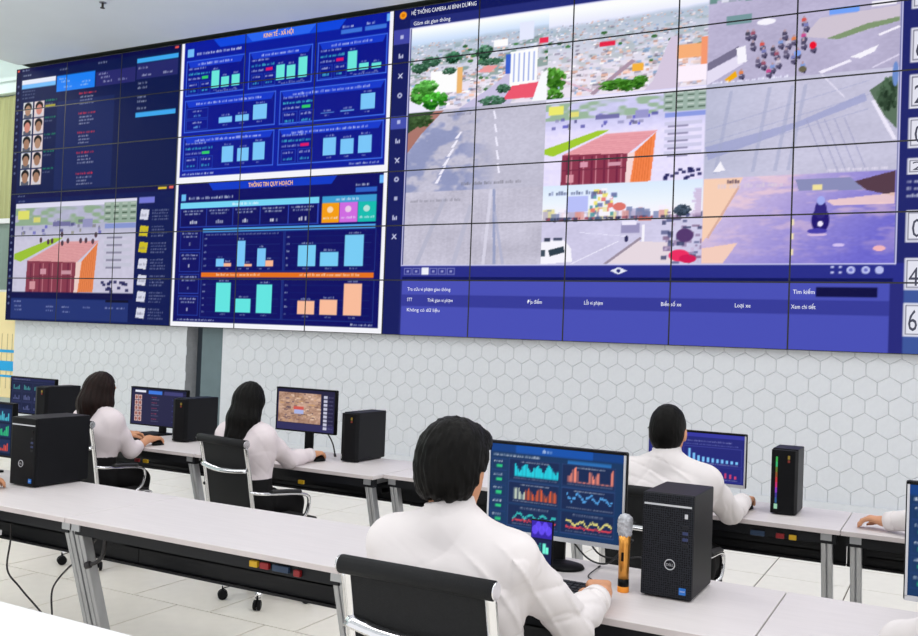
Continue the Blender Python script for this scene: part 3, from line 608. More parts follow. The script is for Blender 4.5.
def stats(x, y, up_=True, wd_=0.34):
    CV.words(x, x + wd_ * 0.8, y, 0.045, (190, 200, 240)); CV.words(x, x + wd_, y - 0.11, 0.05, (84, 220, 226)); CV.words(x, x + wd_ * 0.6, y - 0.21, 0.045, (190, 200, 240)); CV.rect(x + wd_ * 0.62, y - 0.215, x + wd_ * 0.9, y - 0.155, (60, 206, 110) if up_ else (216, 40, 110))
    for q in (0, 1): CV.frame(x + q * wd_ * 0.55, y - 0.52, x + q * wd_ * 0.55 + wd_ * 0.48, y - 0.26, (54, 78, 190), 0.008, 0.012); CV.words(x + 0.02 + q * wd_ * 0.55, x + q * wd_ * 0.55 + wd_ * 0.4, y - 0.34, 0.045, (206, 212, 244)); CV.words(x + 0.03 + q * wd_ * 0.55, x + q * wd_ * 0.55 + wd_ * 0.38, y - 0.47, 0.05, (84, 220, 226))
def bars(xs, w, y0, hs, col):
    for x, h in zip(xs, hs): CV.rect(x, y0, x + w, y0 + h, col); CV.words(x + w * 0.2, x + w * 0.85, y0 + h + 0.02, 0.04, WHT, 0.6); CV.words(x + w * 0.3, x + w * 0.7, y0 - 0.06, 0.035, WHT, 0.5)
GRN, LBL = (112, 232, 222), (126, 200, 250)
for k, x0 in enumerate((3.1, 4.06, 5.03)):
    card(x0, 4.85, x0 + 0.9, 5.60); stats(x0 + 0.04, 5.40, k == 0); bars([x0 + 0.40, x0 + 0.55, x0 + 0.71], 0.12, 4.97, [(0.36, 0.21, 0.23), (0.30, 0.27, 0.40), (0.38, 0.12, 0.10)][k], GRN); CV.words(x0 + 0.48, x0 + 0.8, 4.88, 0.035, WHT, 0.5)
card(3.1, 4.08, 4.47, 4.76); card(4.53, 4.07, 5.93, 4.74); card(3.1, 3.27, 4.47, 3.99); card(4.53, 3.26, 5.92, 3.98)
for q in (0, 1): CV.frame(3.13, 4.12 + 0.24 * q, 3.47, 4.34 + 0.24 * q, (54, 78, 190), 0.008, 0.012); CV.words(3.23, 3.38, 4.26 + 0.24 * q, 0.04, WHT); CV.words(3.25, 3.36, 4.16 + 0.24 * q, 0.05, LBL)
bars([3.64, 3.89, 4.15], 0.2, 4.22, (0.12, 0.13, 0.30), LBL); bars([5.1, 5.36, 5.62], 0.18, 4.21, (0.01, 0.02, 0.30), LBL); stats(4.58, 4.57, True, 0.42); bars([3.71, 3.94, 4.17], 0.17, 3.40, (0.33, 0.27, 0.36), LBL); stats(3.14, 3.82, True, 0.42); stats(4.58, 3.82, False, 0.42); bars([5.15, 5.38, 5.61], 0.17, 3.39, (0.34, 0.29, 0.33), LBL)
CV.words(3.1, 3.6, 3.18, 0.04, WHT); CV.words(5.5, 5.88, 3.18, 0.04, WHT)
# planning dashboard
CV.poly([(3.52, 3.0), (5.36, 3.0), (5.28, 2.83), (3.60, 2.83)], (36, 66, 200)); CV.rect(3.11, 2.64, 3.18, 2.78, (110, 190, 244)); CV.words(3.23, 3.92, 2.66, 0.055, WHT); CV.rect(5.60, 2.65, 5.87, 2.74, (56, 100, 200)); CV.words(5.60, 5.78, 2.77, 0.045, WHT); CV.rect(5.9, 2.8, 5.95, 2.95, (110, 180, 250))
CV.rect(3.1, 2.48, 5.13, 2.60, (122, 214, 246)); CV.words(3.9, 4.3, 2.51, 0.05, (240, 250, 255)); CV.rect(3.1, 2.08, 5.13, 2.48, (24, 32, 100)); CV.frame(3.1, 2.08, 5.13, 2.48, (60, 80, 190), 0.01, 0.015)
for k in range(5):
    x = 3.12 + 0.4 * k; CV.words(x + 0.03, x + 0.34, 2.40, 0.04, WHT, 0.7); CV.words(x + 0.06, x + 0.3, 2.34, 0.04, WHT, 0.7); CV.words(x + 0.14, x + 0.27, 2.15, 0.08, (255, 255, 255)); CV.rect(x + 0.39, 2.1, x + 0.4, 2.46, (60, 80, 190))
CV.rect(5.17, 2.47, 5.87, 2.60, (70, 160, 214)); CV.words(5.35, 5.65, 2.51, 0.05, WHT)
for k, cc in enumerate(((246, 160, 36), (208, 112, 226), (40, 190, 178))): CV.rect(5.17 + 0.235 * k, 2.09, 5.40 + 0.235 * k, 2.47, cc); CV.words(5.19 + 0.235 * k, 5.38 + 0.235 * k, 2.16, 0.045, WHT); CV.ell(5.28 + 0.235 * k, 2.34, 0.04, 0.06, (250, 244, 240), 0.7)
for k in range(4): CV.frame(3.12, 0.24 + 0.455 * k, 3.44, 0.65 + 0.455 * k, (56, 76, 180), 0.008, 0.014); CV.words(3.15, 3.41, 0.57 + 0.455 * k, 0.04, WHT, 0.7); CV.words(3.17, 3.38, 0.50 + 0.455 * k, 0.04, WHT, 0.7); CV.words(3.26, 3.30, 0.33 + 0.455 * k, 0.07, (255, 255, 255))
CV.rect(3.47, 1.97, 5.87, 2.05, (84, 160, 226)); CV.rect(3.47, 1.04, 5.87, 1.14, (232, 118, 44)); CV.words(3.7, 4.35, 1.07, 0.05, (255, 226, 200)); CV.words(4.9, 5.7, 1.07, 0.05, (255, 226, 200))
for x0, y0 in ((3.47, 1.16), (4.68, 1.16), (3.47, 0.21), (4.68, 0.21)):
    CV.frame(x0, y0, x0 + 1.2, y0 + 0.80, (56, 72, 150), 0.008, 0.012)
    for q in range(5): CV.rect(x0 + 0.1, y0 + 0.12 + 0.14 * q, (x0 + 1.15), y0 + 0.125 + 0.14 * q, (60, 70, 130)); CV.words(x0 + 0.03, x0 + 0.08, y0 + 0.1 + 0.14 * q, 0.04, WHT, 0.6)
CV.words(3.52, 4.6, 1.90, 0.035, WHT, 0.5)
bars([3.69, 4.0, 4.30], 0.12, 1.26, (0.16, 0.52, 0.36), LBL); bars([3.81, 4.115, 4.42], 0.11, 1.26, (0.07, 0.05, 0.12), (250, 186, 152)); bars([4.87, 5.17, 5.49], 0.24, 1.26, (0.41, 0.27, 0.59), (124, 206, 246)); bars([3.71, 4.01, 4.31], 0.22, 0.33, (0.60, 0.28, 0.57), (104, 230, 226)); bars([4.89, 5.19, 5.5], 0.23, 0.33, (0.26, 0.29, 0.60), (250, 190, 158))
CV.words(3.12, 3.7, 0.14, 0.035, WHT); CV.words(5.6, 5.88, 0.14, 0.04, WHT)

# ---- record search, columns 0 to 3 (upper half)
CV.rect(0, 3, 3, 6, (36, 44, 82)); CV.rect(0, 3, 0.1, 6, (30, 34, 70)); CV.rect(0, 5.9, 3, 6, (30, 36, 78))
CV.rect(0.12, 5.60, 0.79, 5.71, (232, 236, 250)); CV.rect(0.12, 5.50, 0.79, 5.60, (120, 190, 250)); CV.rect(0.81, 5.33, 1.53, 5.70, (46, 132, 246)); CV.rect(1.55, 5.33, 2.25, 5.66, (54, 54, 112)); CV.rect(2.27, 5.72, 2.96, 5.82, (72, 170, 240)); CV.rect(2.27, 5.36, 2.96, 5.70, (52, 54, 110)); CV.rect(2.28, 4.53, 2.95, 4.63, (72, 170, 240)); CV.rect(0.84, 3.05, 1.9, 5.1, (42, 50, 96))
for x, y in ((0.86, 5.6), (0.9, 5.53), (0.95, 5.4), (1.27, 5.4), (1.29, 5.47), (1.6, 5.58), (1.64, 5.5), (1.68, 5.4), (1.95, 5.4), (2.3, 5.58), (2.36, 5.42), (2.72, 5.42), (0.86, 5.82), (1.58, 5.84), (0.12, 5.92), (0.14, 5.80), (2.3, 5.25), (2.3, 5.15), (2.3, 4.95), (2.3, 4.85), (2.3, 4.7)): CV.words(x, x + 0.16, y, 0.05, (220, 226, 246), 0.6)
for y in (5.42, 5.34, 5.26): CV.words(0.14, 0.4, y, 0.04, (170, 176, 206), 0.5)
CV.rect(2.9, 5.92, 2.96, 5.97, (236, 90, 80)); CV.rect(0.02, 5.92, 0.06, 5.97, (230, 90, 60))
for k in range(5):
    yb = 4.80 - 0.40 * k
    for q in (0, 1):
        x = 0.17 + 0.225 * q; CV.rect(x, yb, x + 0.19, yb + 0.37, [(222, 222, 226), (232, 214, 214)][q]); CV.rect(x + 0.02, yb, x + 0.17, yb + 0.09, (92, 96, 110) if q == 0 else (210, 206, 214)); CV.ell(x + 0.095, yb + 0.25, 0.075, 0.11, (34, 30, 32)); CV.ell(x + 0.095, yb + 0.17, 0.058, 0.12, [(176, 140, 116), (206, 138, 124), (164, 126, 104)][(k + q) % 3 if k < 3 else 2])
    CV.words(0.61, 0.84, yb + 0.34, 0.045, (50, 170, 110), 0.8); CV.words(0.61, 0.76, yb + 0.26, 0.04, (170, 176, 200), 0.5)
    yr = (5.20, 4.74, 4.30, 3.84, 3.36)[k]
    CV.words(1.25, 1.58, yr, 0.05, (226, 60, 80), 0.9)
    for q in range(3): CV.words(1.27, 1.27 + rng.uniform(0.18, 0.3), yr - 0.08 - 0.075 * q, 0.04, (206, 210, 230), 0.7)
CV.rect(0.61, 5.0, 0.8, 5.06, (200, 190, 60), 0.8)
# ---- camera review, columns 0 to 3 (lower half)
CV.rect(0, 0, 3, 3, (36, 44, 90)); CV.rect(0, 0, 0.1, 3, (28, 34, 72)); CV.rect(0, 2.88, 3, 3, (30, 38, 80))
FC = Sub(CV, 0.12, 0.68, 2.37, 2.76); paint_container(FC, 0.93); CV.rect(0.1, 0.55, 2.37, 0.68, (26, 34, 78)); CV.rect(0.1, 0.05, 2.3, 0.52, (50, 62, 120)); CV.rect(1.9, 0.47, 2.3, 0.53, (20, 24, 54))
for k in range(10): FC.ell(0.1 + 0.6 * rng.random(), 0.36 + 0.14 * rng.random(), 0.012, 0.03, (90, 70, 80))
for x, y in ((0.16, 0.44), (0.18, 0.33), (0.18, 0.24), (0.8, 0.33), (0.8, 0.24), (1.1, 0.33), (1.12, 0.22), (1.5, 0.33), (1.9, 0.33), (2.1, 0.33), (0.14, 2.92), (0.16, 2.80)): CV.words(x, x + 0.15, y, 0.04, (206, 212, 240), 0.6)
CV.rect(2.41, 2.64, 2.67, 2.77, (120, 124, 214)); CV.rect(2.72, 2.92, 2.86, 2.97, (226, 196, 60)); CV.rect(2.9, 2.93, 2.97, 2.98, (236, 110, 100))
for k in range(7):
    yb = 2.27 - 0.355 * k; CV.poly([(2.43, yb + 0.02), (2.57, yb), (2.59, yb + 0.22), (2.45, yb + 0.24)], (206, 190, 50) if k in (1, 2) else (216, 218, 234)); CV.words(2.46, 2.57, yb + 0.08, 0.06, (110, 110, 130), 0.6)
    for q in range(4): CV.words(2.64, 2.64 + rng.uniform(0.18, 0.28), yb + 0.19 - 0.065 * q, 0.035, (180, 186, 212), 0.6)
for k in range(14): CV.ell(0.05, 0.4 + 0.16 * k, 0.02, 0.03, (150, 158, 200), 0.6); CV.ell(0.05, 3.5 + 0.16 * k, 0.02, 0.03, (150, 158, 200), 0.5)
CV.a = np.clip(CV.a, 0, 1)

# ---- the displays themselves
vw = thing('video_wall', 'huge video wall of twelve by six tiled displays showing traffic cameras and dashboards', 'video wall', (0, 0, WZ))
pb = MB(); pb.box(-PW / 2 + 0.0005, 0.0, -PH / 2 + 0.0005, PW / 2 - 0.0005, 0.12, PH / 2 - 0.0005); bz = 0.008
for a in ((-PW / 2, -PH / 2, -PW / 2 + bz, PH / 2), (PW / 2 - bz, -PH / 2, PW / 2, PH / 2), (-PW / 2, -PH / 2, PW / 2, -PH / 2 + bz), (-PW / 2, PH / 2 - bz, PW / 2, PH / 2)): pb.box(a[0], -0.003, a[1], a[2], 0.002, a[3])
panel_me = pb.mesh('display_panel', mat('display_bezel', (14, 14, 18), 0.4, noise=0.1))
for c in range(NC):
    for r in range(NR):
        o = inst('display_panel', panel_me, vw, ((c + 0.5) * PW, 0, (r + 0.5) * PH))
        ex, ez = bz / PW, bz / PH
        n = (120, 68) if c > 2 else (96, 54)
        display('picture', CV, c + ex, r + ez, c + 1 - ex, r + 1 - ez, PW - 2 * bz, PH - 2 * bz, n[0], n[1], o, (0, -0.001, 0), 0.017 if c > 2 else 0.020)
M_LETW = mat('lit_white_lettering', (20, 20, 20), 0.6, emit=(240, 242, 252), noise=0.01)
M_LETO = mat('lit_gold_lettering', (20, 20, 20), 0.6, emit=(255, 196, 84), noise=0.01)
M_LETD = mat('dark_lettering', (60, 62, 84), 0.6, noise=0.01)
def wtext(s, k, j, wk, hj, m=M_LETW):
    text('caption', s, wk * PW, hj * PH, (k * PW, -0.0045, j * PH), (math.pi / 2, 0, 0), m, vw, bold=0.0011 if m is M_LETO else 0.0)
wtext('HỆ THỐNG CAMERA AI BÌNH DƯƠNG', 6.21, 5.86, 0.75, 0.075)
wtext('Giám sát giao thông', 6.24, 5.66, 0.43, 0.07)
wtext('KINH TẾ - XÃ HỘI', 4.26, 5.86, 0.42, 0.085, M_LETO); wtext('THÔNG TIN QUY HOẠCH', 4.13, 2.86, 0.63, 0.085, M_LETO)
for s, k, j, w in (('Tra cứu vi phạm giao thông', 6.29, 0.81, 0.50), ('STT', 6.29, 0.62, 0.06), ('Thời gian vi phạm', 6.53, 0.615, 0.29), ('Địa điểm', 7.63, 0.615, 0.15), ('Lỗi vi phạm', 8.20, 0.615, 0.18), ('Biển số xe', 8.92, 0.615, 0.18),
                   ('Loại xe', 9.56, 0.615, 0.13), ('Xem chi tiết', 10.02, 0.61, 0.19), ('Tìm kiếm', 10.03, 0.83, 0.17), ('Không có dữ liệu', 6.29, 0.435, 0.38)):
    wtext(s, k, j, w, 0.062)
for s, k, j, h in (('0', 10.90, 1.64, 0.26), ('4', 10.89, 0.96, 0.26), ('64', 10.89, 0.33, 0.3), ('0', 10.90, 2.96, 0.26), ('2', 10.89, 3.52, 0.26), ('6', 10.89, 4.17, 0.26), ('21', 10.89, 2.58, 0.12), ('7', 10.89, 5.36, 0.26)):
    wtext(s, k, j, 0.07 * len(s), h, M_LETD)

# ================================================================== DESKS
def rot_x_leg(mb, x0, x1, ytop, ybot, z0, z1, dep):
    mb.prism([(ytop, z1), (ytop + dep, z1), (ybot + dep, z0), (ybot, z0)], 0, x0, x1, 0.004)
def desk(label, x0, x1, y0, y1, sockets=(), skirt=0.50, off=0.062, group=None):
    cx = (x0 + x1) / 2; L = (x1 - x0) / 2 - 0.002; D = y1 - y0
    t = thing('desk', label, 'desk', (cx, y0, 0), 0, group)
    p = MB(); p.box(-L, 0, 0.727, L, D, 0.75, 0.003); p.build('desktop', M_DESK, t)
    p = MB(); p.box(-L, -0.0015, 0.7285, L, 0.0, 0.7485); p.build('edge_band', M_EDGE, t)
    p = MB(); p.box(-L + 0.02, 0.035, 0.675, L - 0.02, 0.075, 0.726); p.box(-L + 0.02, D - 0.075, 0.675, L - 0.02, D - 0.035, 0.726); p.build('beam', M_BLACK, t)
    p = MB(); p.box(-L, D - 0.24, skirt, L, D - 0.222, 0.726); p.box(-L, D - 0.26, skirt, L, D - 0.222, skirt + 0.012); p.build('modesty_panel', M_BLACK, t)
    p = MB(); p.box(-L + 0.1, D * 0.36, 0.60, L - 0.1, D * 0.60, 0.606); p.box(-L + 0.1, D * 0.36, 0.60, L - 0.1, D * 0.365, 0.64); p.build('cable_tray', M_BLACK, t)
    for sx in (-1, 1):
        xa = sx * (L - off)
        p = MB()
        for k in (-1, 1):      # folded sheet leg with a groove down the middle, leaning back towards the floor
            rot_x_leg(p, xa + k * 0.0135 - 0.0115, xa + k * 0.0135 + 0.0115, 0.03, 0.23, 0.03, 0.725, 0.05)
        rot_x_leg(p, xa - 0.004, xa + 0.004, 0.036, 0.236, 0.03, 0.725, 0.044)
        p.box(xa - 0.025, 0.03, 0.690, xa + 0.025, D - 0.03, 0.725)
        leg = p.build('leg', M_ALU, t)
        p = MB(); p.box(xa - 0.025, 0.06, 0.0, xa + 0.025, D - 0.04, 0.034, 0.006); p.build('foot', M_ALU, t)
    for (sx, z, w, m) in sockets:
        p = MB(); p.box(sx - cx, 0.018, z - 0.012, sx - cx + w * 0.85, 0.034, z + 0.012, 0.003); p.build('power_socket', m, t)
    return t
FY0, FY1, BY0, BY1 = -7.03, -6.37, -5.08, -4.50
LY0, LY1 = -5.18, -4.48
desk('white front desk carrying the microphone and the man\'s monitor', 11.67, 13.09, FY0, FY1, skirt=0.46, off=0.028)
desk('white front desk with nothing on it, two slanted aluminium legs and red and yellow sockets', 10.24, 11.67, FY0, FY1, [(11.245, 0.70, 0.045, M_YEL), (11.295, 0.70, 0.05, M_RED), (11.355, 0.70, 0.09, mat('dark_blue_plastic', (34, 56, 84), 0.5, noise=0.1)), (11.455, 0.695, 0.035, M_RED)], skirt=0.46, off=0.028)
desk('white front desk under the black tower beside the striped sign board', 8.83, 10.24, FY0, FY1, [(9.62, 0.64, 0.03, M_RED), (9.70, 0.62, 0.1, M_WHITEP)], skirt=0.46, off=0.028)
desk('white front desk carrying the cut-off monitor, joined to the microphone desk', 13.09, 14.51, FY0, FY1, skirt=0.46, off=0.028)
desk('white rear desk under the tower with rainbow light strip', 11.72, 13.13, BY0, BY1, [(12.84, 0.685, 0.045, M_RED), (12.90, 0.685, 0.04, M_YEL), (12.72, 0.685, 0.08, mat('dark_blue_plastic', (34, 56, 84), 0.5, noise=0.1))], 0.52)
desk('white rear desk hidden behind the front man\'s head', 10.60, 11.71, BY0, BY1, skirt=0.52, off=0.04)
desk('white rear desk under a bare resting hand', 13.13, 14.54, BY0, BY1, skirt=0.52)
desk('white rear desk of the woman with long straight black hair', 9.19, 10.595, LY0, LY1, [(10.03, 0.655, 0.05, M_YEL)], 0.52)
desk('white rear desk of the brown-haired woman', 7.77, 9.18, LY0, LY1, [(8.62, 0.655, 0.05, M_RED), (8.7, 0.655, 0.05, M_YEL)], 0.52)
desk('white rear desk beneath the tower at the end by the sign board', 6.35, 7.76, LY0, LY1, skirt=0.52)
M_GLOSSW = mat('gloss_white_table', (250, 250, 250), 0.3, noise=0.01)
nt_ = thing('table', 'glossy white table top behind the front row of chairs', 'table', (10.9, -8.3, 0))
p = MB(); p.box(-1.4, -0.36, 0.715, 0.98, 0.36, 0.75, 0.008, 3); p.build('table_top', M_GLOSSW, nt_)
for sx in (-1.3, 0.86):
    for sy in (-0.3, 0.26):
        p = MB(); p.box(sx, sy, 0, sx + 0.04, sy + 0.04, 0.716, 0.004); p.build('leg', M_ALU, nt_)

# ================================================================== MONITORS
def small_canvas(bg): return Canvas(16, 9, (16, 16), bg)
def dash_a():
    c = small_canvas((30, 58, 98)); c.rect(0, 8.2, 16, 9, (26, 66, 132)); c.rect(3.2, 8.2, 12.5, 9, (28, 84, 172)); c.words(6.5, 7.6, 8.45, 0.35, WHT); c.words(0.4, 6.2, 7.75, 0.26, WHT); c.rect(9.5, 7.6, 14.6, 7.95, (44, 110, 180))
    for q in range(5): c.frame(0.2, 0.6 + 1.4 * q, 2.1, 1.85 + 1.4 * q, (40, 66, 120), 0.06, 0.06); c.words(0.5, 1.6, 1.45 + 1.4 * q, 0.22, WHT); c.rect(0.8, 0.9 + 1.4 * q, 1.5, 1.2 + 1.4 * q, (50, 200, 130))
    for i in range(2):
        for j in range(3):
            x, y = 2.4 + 6.5 * i, 0.5 + 2.42 * j; c.rect(x, y, x + 6.2, y + 2.25, (30, 46, 84)); c.frame(x, y, x + 6.2, y + 2.25, (52, 78, 130), 0.05, 0.05); c.words(x + 1.5, x + 5, y + 1.9, 0.16, WHT, 0.7)
            c.words(x + 0.6, x + 6, y + 0.2, 0.14, (190, 196, 210), 0.7)
            n = 30; hv_ = [0.35 + 0.8 * abs(math.sin(k * 0.38 + i + j)) * rng.uniform(0.6, 1) for k in range(n)]
            for k in range(n):
                xx = x + 0.7 + k * 0.178
                if (i, j) == (0, 2): c.rect(xx, y + 0.45, xx + 0.178, y + 0.45 + hv_[k] * 1.25, (40, 206, 224))
                elif (i, j) == (0, 1): c.rect(xx, y + 0.45, xx + 0.11, y + 0.45 + hv_[k] * 1.2, (226, 96, 56) if k > 7 else (214, 226, 200))
                elif (i, j) == (1, 2): c.rect(xx, y + 0.45, xx + 0.13, y + 0.45 + (hv_[k] * 1.4 if (k // 7) % 2 == 0 else 0.12), (242, 138, 118))
                elif (i, j) == (1, 1): c.ell(xx, y + 0.5 + hv_[k] * 1.1, 0.12, 0.12, (86, 160, 226))
                else: c.ell(xx, y + 0.55 + hv_[k] * 0.8, 0.1, 0.12, (60, 190, 190) if i == 0 else (232, 220, 130)); c.ell(xx, y + 0.5 + 0.25 * hv_[(k * 3) % n], 0.1, 0.1, (222, 70, 84))
    return c
def dash_d():
    c = small_canvas((40, 44, 120)); c.rect(0, 8.3, 16, 9, (56, 58, 160)); c.words(1, 4.5, 7.85, 0.25, WHT); c.words(6, 14, 7.4, 0.3, (190, 196, 236), 0.6); c.words(5, 15, 6.8, 0.25, (150, 160, 220), 0.5)
    c.frame(0.4, 3.2, 5.6, 6.5, (70, 76, 160), 0.08, 0.08); c.frame(6.0, 3.2, 15.6, 6.5, (70, 76, 160), 0.08, 0.08); c.frame(0.4, 0.4, 15.6, 2.9, (70, 76, 160), 0.08, 0.08)
    for k in range(11): c.rect(6.8 + 0.78 * k, 3.7, 7.2 + 0.78 * k, 3.7 + (2.3, 1.5, 1.1, 0.95, 0.9, 0.8, 0.7, 0.7, 0.6, 0.55, 0.5)[k], (126, 196, 250)); c.rect(0.8 + 0.42 * k, 3.7, 1.05 + 0.42 * k, 3.7 + 0.3 + 0.7 * rng.random(), (150, 214, 200))
    for k in range(18): c.rect(0.9 + 0.8 * k, 1.0, 1.2 + 0.8 * k, 1.0 + 0.3 + 0.7 * rng.random(), (210, 70, 110))
    c.words(6.5, 15, 3.35, 0.18, WHT, 0.6); c.words(1, 15, 0.6, 0.18, WHT, 0.6); c.words(3, 12, 2.5, 0.2, WHT, 0.5)
    return c
def dash_b():
    c = small_canvas((42, 42, 72)); c.rect(0, 8.3, 16, 9, (30, 32, 60)); c.rect(1.0, 8.0, 4.2, 8.5, (226, 230, 244)); c.rect(5, 7.7, 9, 8.6, (64, 120, 220)); c.rect(9.6, 7.7, 15, 8.6, (66, 66, 116))
    for k in range(5):
        for q in range(2): c.rect(1.0 + 1.1 * q, 6.1 - 1.35 * k, 1.95 + 1.1 * q, 7.3 - 1.35 * k, (222, 190, 184)); c.ell(1.45 + 1.1 * q, 6.7 - 1.35 * k, 0.32, 0.45, (150, 90, 80))
        c.words(6, 7.6, 6.8 - 1.35 * k, 0.25, (220, 80, 100)); c.words(6, 8.2, 6.3 - 1.35 * k, 0.2, (190, 196, 220), 0.6); c.words(12, 14, 6.5 - 1.35 * k, 0.25, (110, 130, 220), 0.6)
    return c
def dash_c():
    c = small_canvas((40, 38, 66)); S = Sub(c, 0.4, 1.7, 12.2, 8.2)
    S.shade(lambda u, t: road_texture(u, t, (176, 140, 120), 40, 26, 77))
    for k in range(90): u = rng.uniform(0, 0.95); t = rng.uniform(0, 0.95); S.rect(u, t, u + rng.uniform(0.02, 0.1), t + 0.04, [(226, 190, 160), (110, 84, 84), (206, 160, 110), (240, 214, 190), (84, 70, 86)][k % 5], 0.7)
    S.rect(0.36, 0.45, 0.6, 0.56, (206, 90, 80)); S.rect(0.38, 0.56, 0.6, 0.7, (170, 180, 226)); c.rect(0, 0, 16, 1.5, (52, 50, 92))
    for k in range(9): c.rect(13, 7.4 - 0.85 * k, 14, 8.0 - 0.85 * k, (196, 196, 216)); c.words(14.3, 15.6, 7.6 - 0.85 * k, 0.25, (150, 150, 190), 0.6)
    return c
def dash_l():
    c = small_canvas((30, 36, 66)); c.rect(0, 8.4, 16, 9, (40, 44, 84)); c.words(0.6, 7, 8.5, 0.25, WHT, 0.6)
    for i in range(4):
        for j in range(3): x, y = 0.4 + 3.9 * i, 0.4 + 2.6 * j; c.frame(x, y, x + 3.6, y + 2.4, (56, 62, 104), 0.06, 0.06); [c.rect(x + 0.5 + 0.5 * q, y + 0.4, x + 0.8 + 0.5 * q, y + 0.5 + rng.uniform(0.2, 1.2), (70, 150, 150) if j == 2 else (90, 96, 140)) for q in range(5)]
    return c
def dash_f():
    c = small_canvas((18, 30, 56))
    for i in range(4):
        for j in range(3): x, y = 0.5 + 3.9 * i, 0.5 + 2.7 * j; c.rect(x, y, x + 3.5, y + 2.4, (30, 48, 84)); [c.rect(x + 0.3 + 0.4 * q, y + 0.3, x + 0.55 + 0.4 * q, y + 0.4 + rng.uniform(0.3, 1.7), [(226, 80, 60), (50, 200, 130), (80, 200, 220)][(i + j) % 3]) for q in range(7)]
    return c
def monitor(label, cx, y, z0, cv, w=0.535, h=0.315, rz=0.0, silver=False, deskz=0.75, group=None):
    t = thing('monitor', label, 'monitor', (cx, y, deskz), rz, group); zb = z0 - deskz; bt = 0.016 if silver else 0.010; bs = 0.007
    p = MB(); p.box(-w / 2, 0.006, zb, w / 2, 0.030, zb + h, 0.006); p.box(-w * 0.28, 0.028, zb + h * 0.25, w * 0.28, 0.052, zb + h * 0.78, 0.01); p.build('back_shell', M_PLASTIC, t)
    fm = M_SILVER if silver else M_PLASTIC
    p = MB(); p.box(-w / 2 + 0.004, -0.002, zb + 0.002, w / 2 - 0.004, 0.008, zb + bt + 0.002); p.build('bottom_bezel', fm, t)
    p = MB(); p.box(w / 2 - bs - 0.004, -0.002, zb + bt, w / 2 - 0.004, 0.008, zb + h - 0.003); p.build('side_bezel', fm, t); p = MB(); p.box(-w / 2 + 0.004, -0.002, zb + bt, -w / 2 + bs + 0.004, 0.008, zb + h - 0.003); p.build('side_bezel', fm, t)
    p = MB(); p.box(-w / 2 + 0.002, -0.002, zb + h - 0.010, w / 2 - 0.002, 0.008, zb + h - 0.001); p.build('top_bezel', M_PLASTIC, t)
    display('screen', cv, 0, 0, 16, 9, w - 2 * bs - 0.008, h - bt - 0.012, 120, 68, t, (0, 0.001, zb + bt + (h - bt - 0.010) / 2))
    p = MB(); p.box(-0.032, 0.045, 0.0, 0.032, 0.068, zb + h * 0.6, 0.005); p.build('stand_neck', M_PLASTIC, t)
    p = MB(); p.lathe([(0.08, 0.0), (0.085, 0.003), (0.08, 0.012), (0.05, 0.02), (0.03, 0.022)], seg=32, M=Matrix.Translation((0.055, -0.03, 0)) @ Matrix.Diagonal((1.0, 0.85, 1, 1))) if silver else p.prism([(-0.11, -0.13), (0.11, -0.13), (0.12, 0.066), (-0.12, 0.066)], 2, 0.0, 0.012, 0.004); p.build('stand_base', M_PLASTIC, t)
    return t
monitor('monitor with six blue chart panels on the microphone desk', 12.265, -6.50, 0.835, dash_a(), 0.56, 0.355, 0.0, True)
monitor('silver-edged monitor whose left edge alone shows, on the desk beyond the microphone desk', 13.74, -6.60, 0.835, dash_a(), 0.56, 0.365, 0.0, True)
monitor('monitor with violet bar charts in front of the short-haired man', 12.365, -4.75, 0.845, dash_d(), 0.535, 0.285, 0.0, True)
monitor('monitor showing an orange street picture on the black-haired woman\'s desk', 9.75, -4.75, 0.905, dash_c(), 0.50, 0.295)
monitor('monitor listing rows of faces on the brown-haired woman\'s desk', 8.195, -4.555, 0.805, dash_b(), 0.595, 0.298)
monitor('dark monitor with faint charts, partly behind a black tower near the sign board', 6.735, -4.555, 0.79, dash_l(), 0.57, 0.315)
monitor('monitor with red and green bars cut by the picture edge, beside the nearest left tower', 8.885, -6.50, 0.845, dash_f(), 0.535, 0.295)

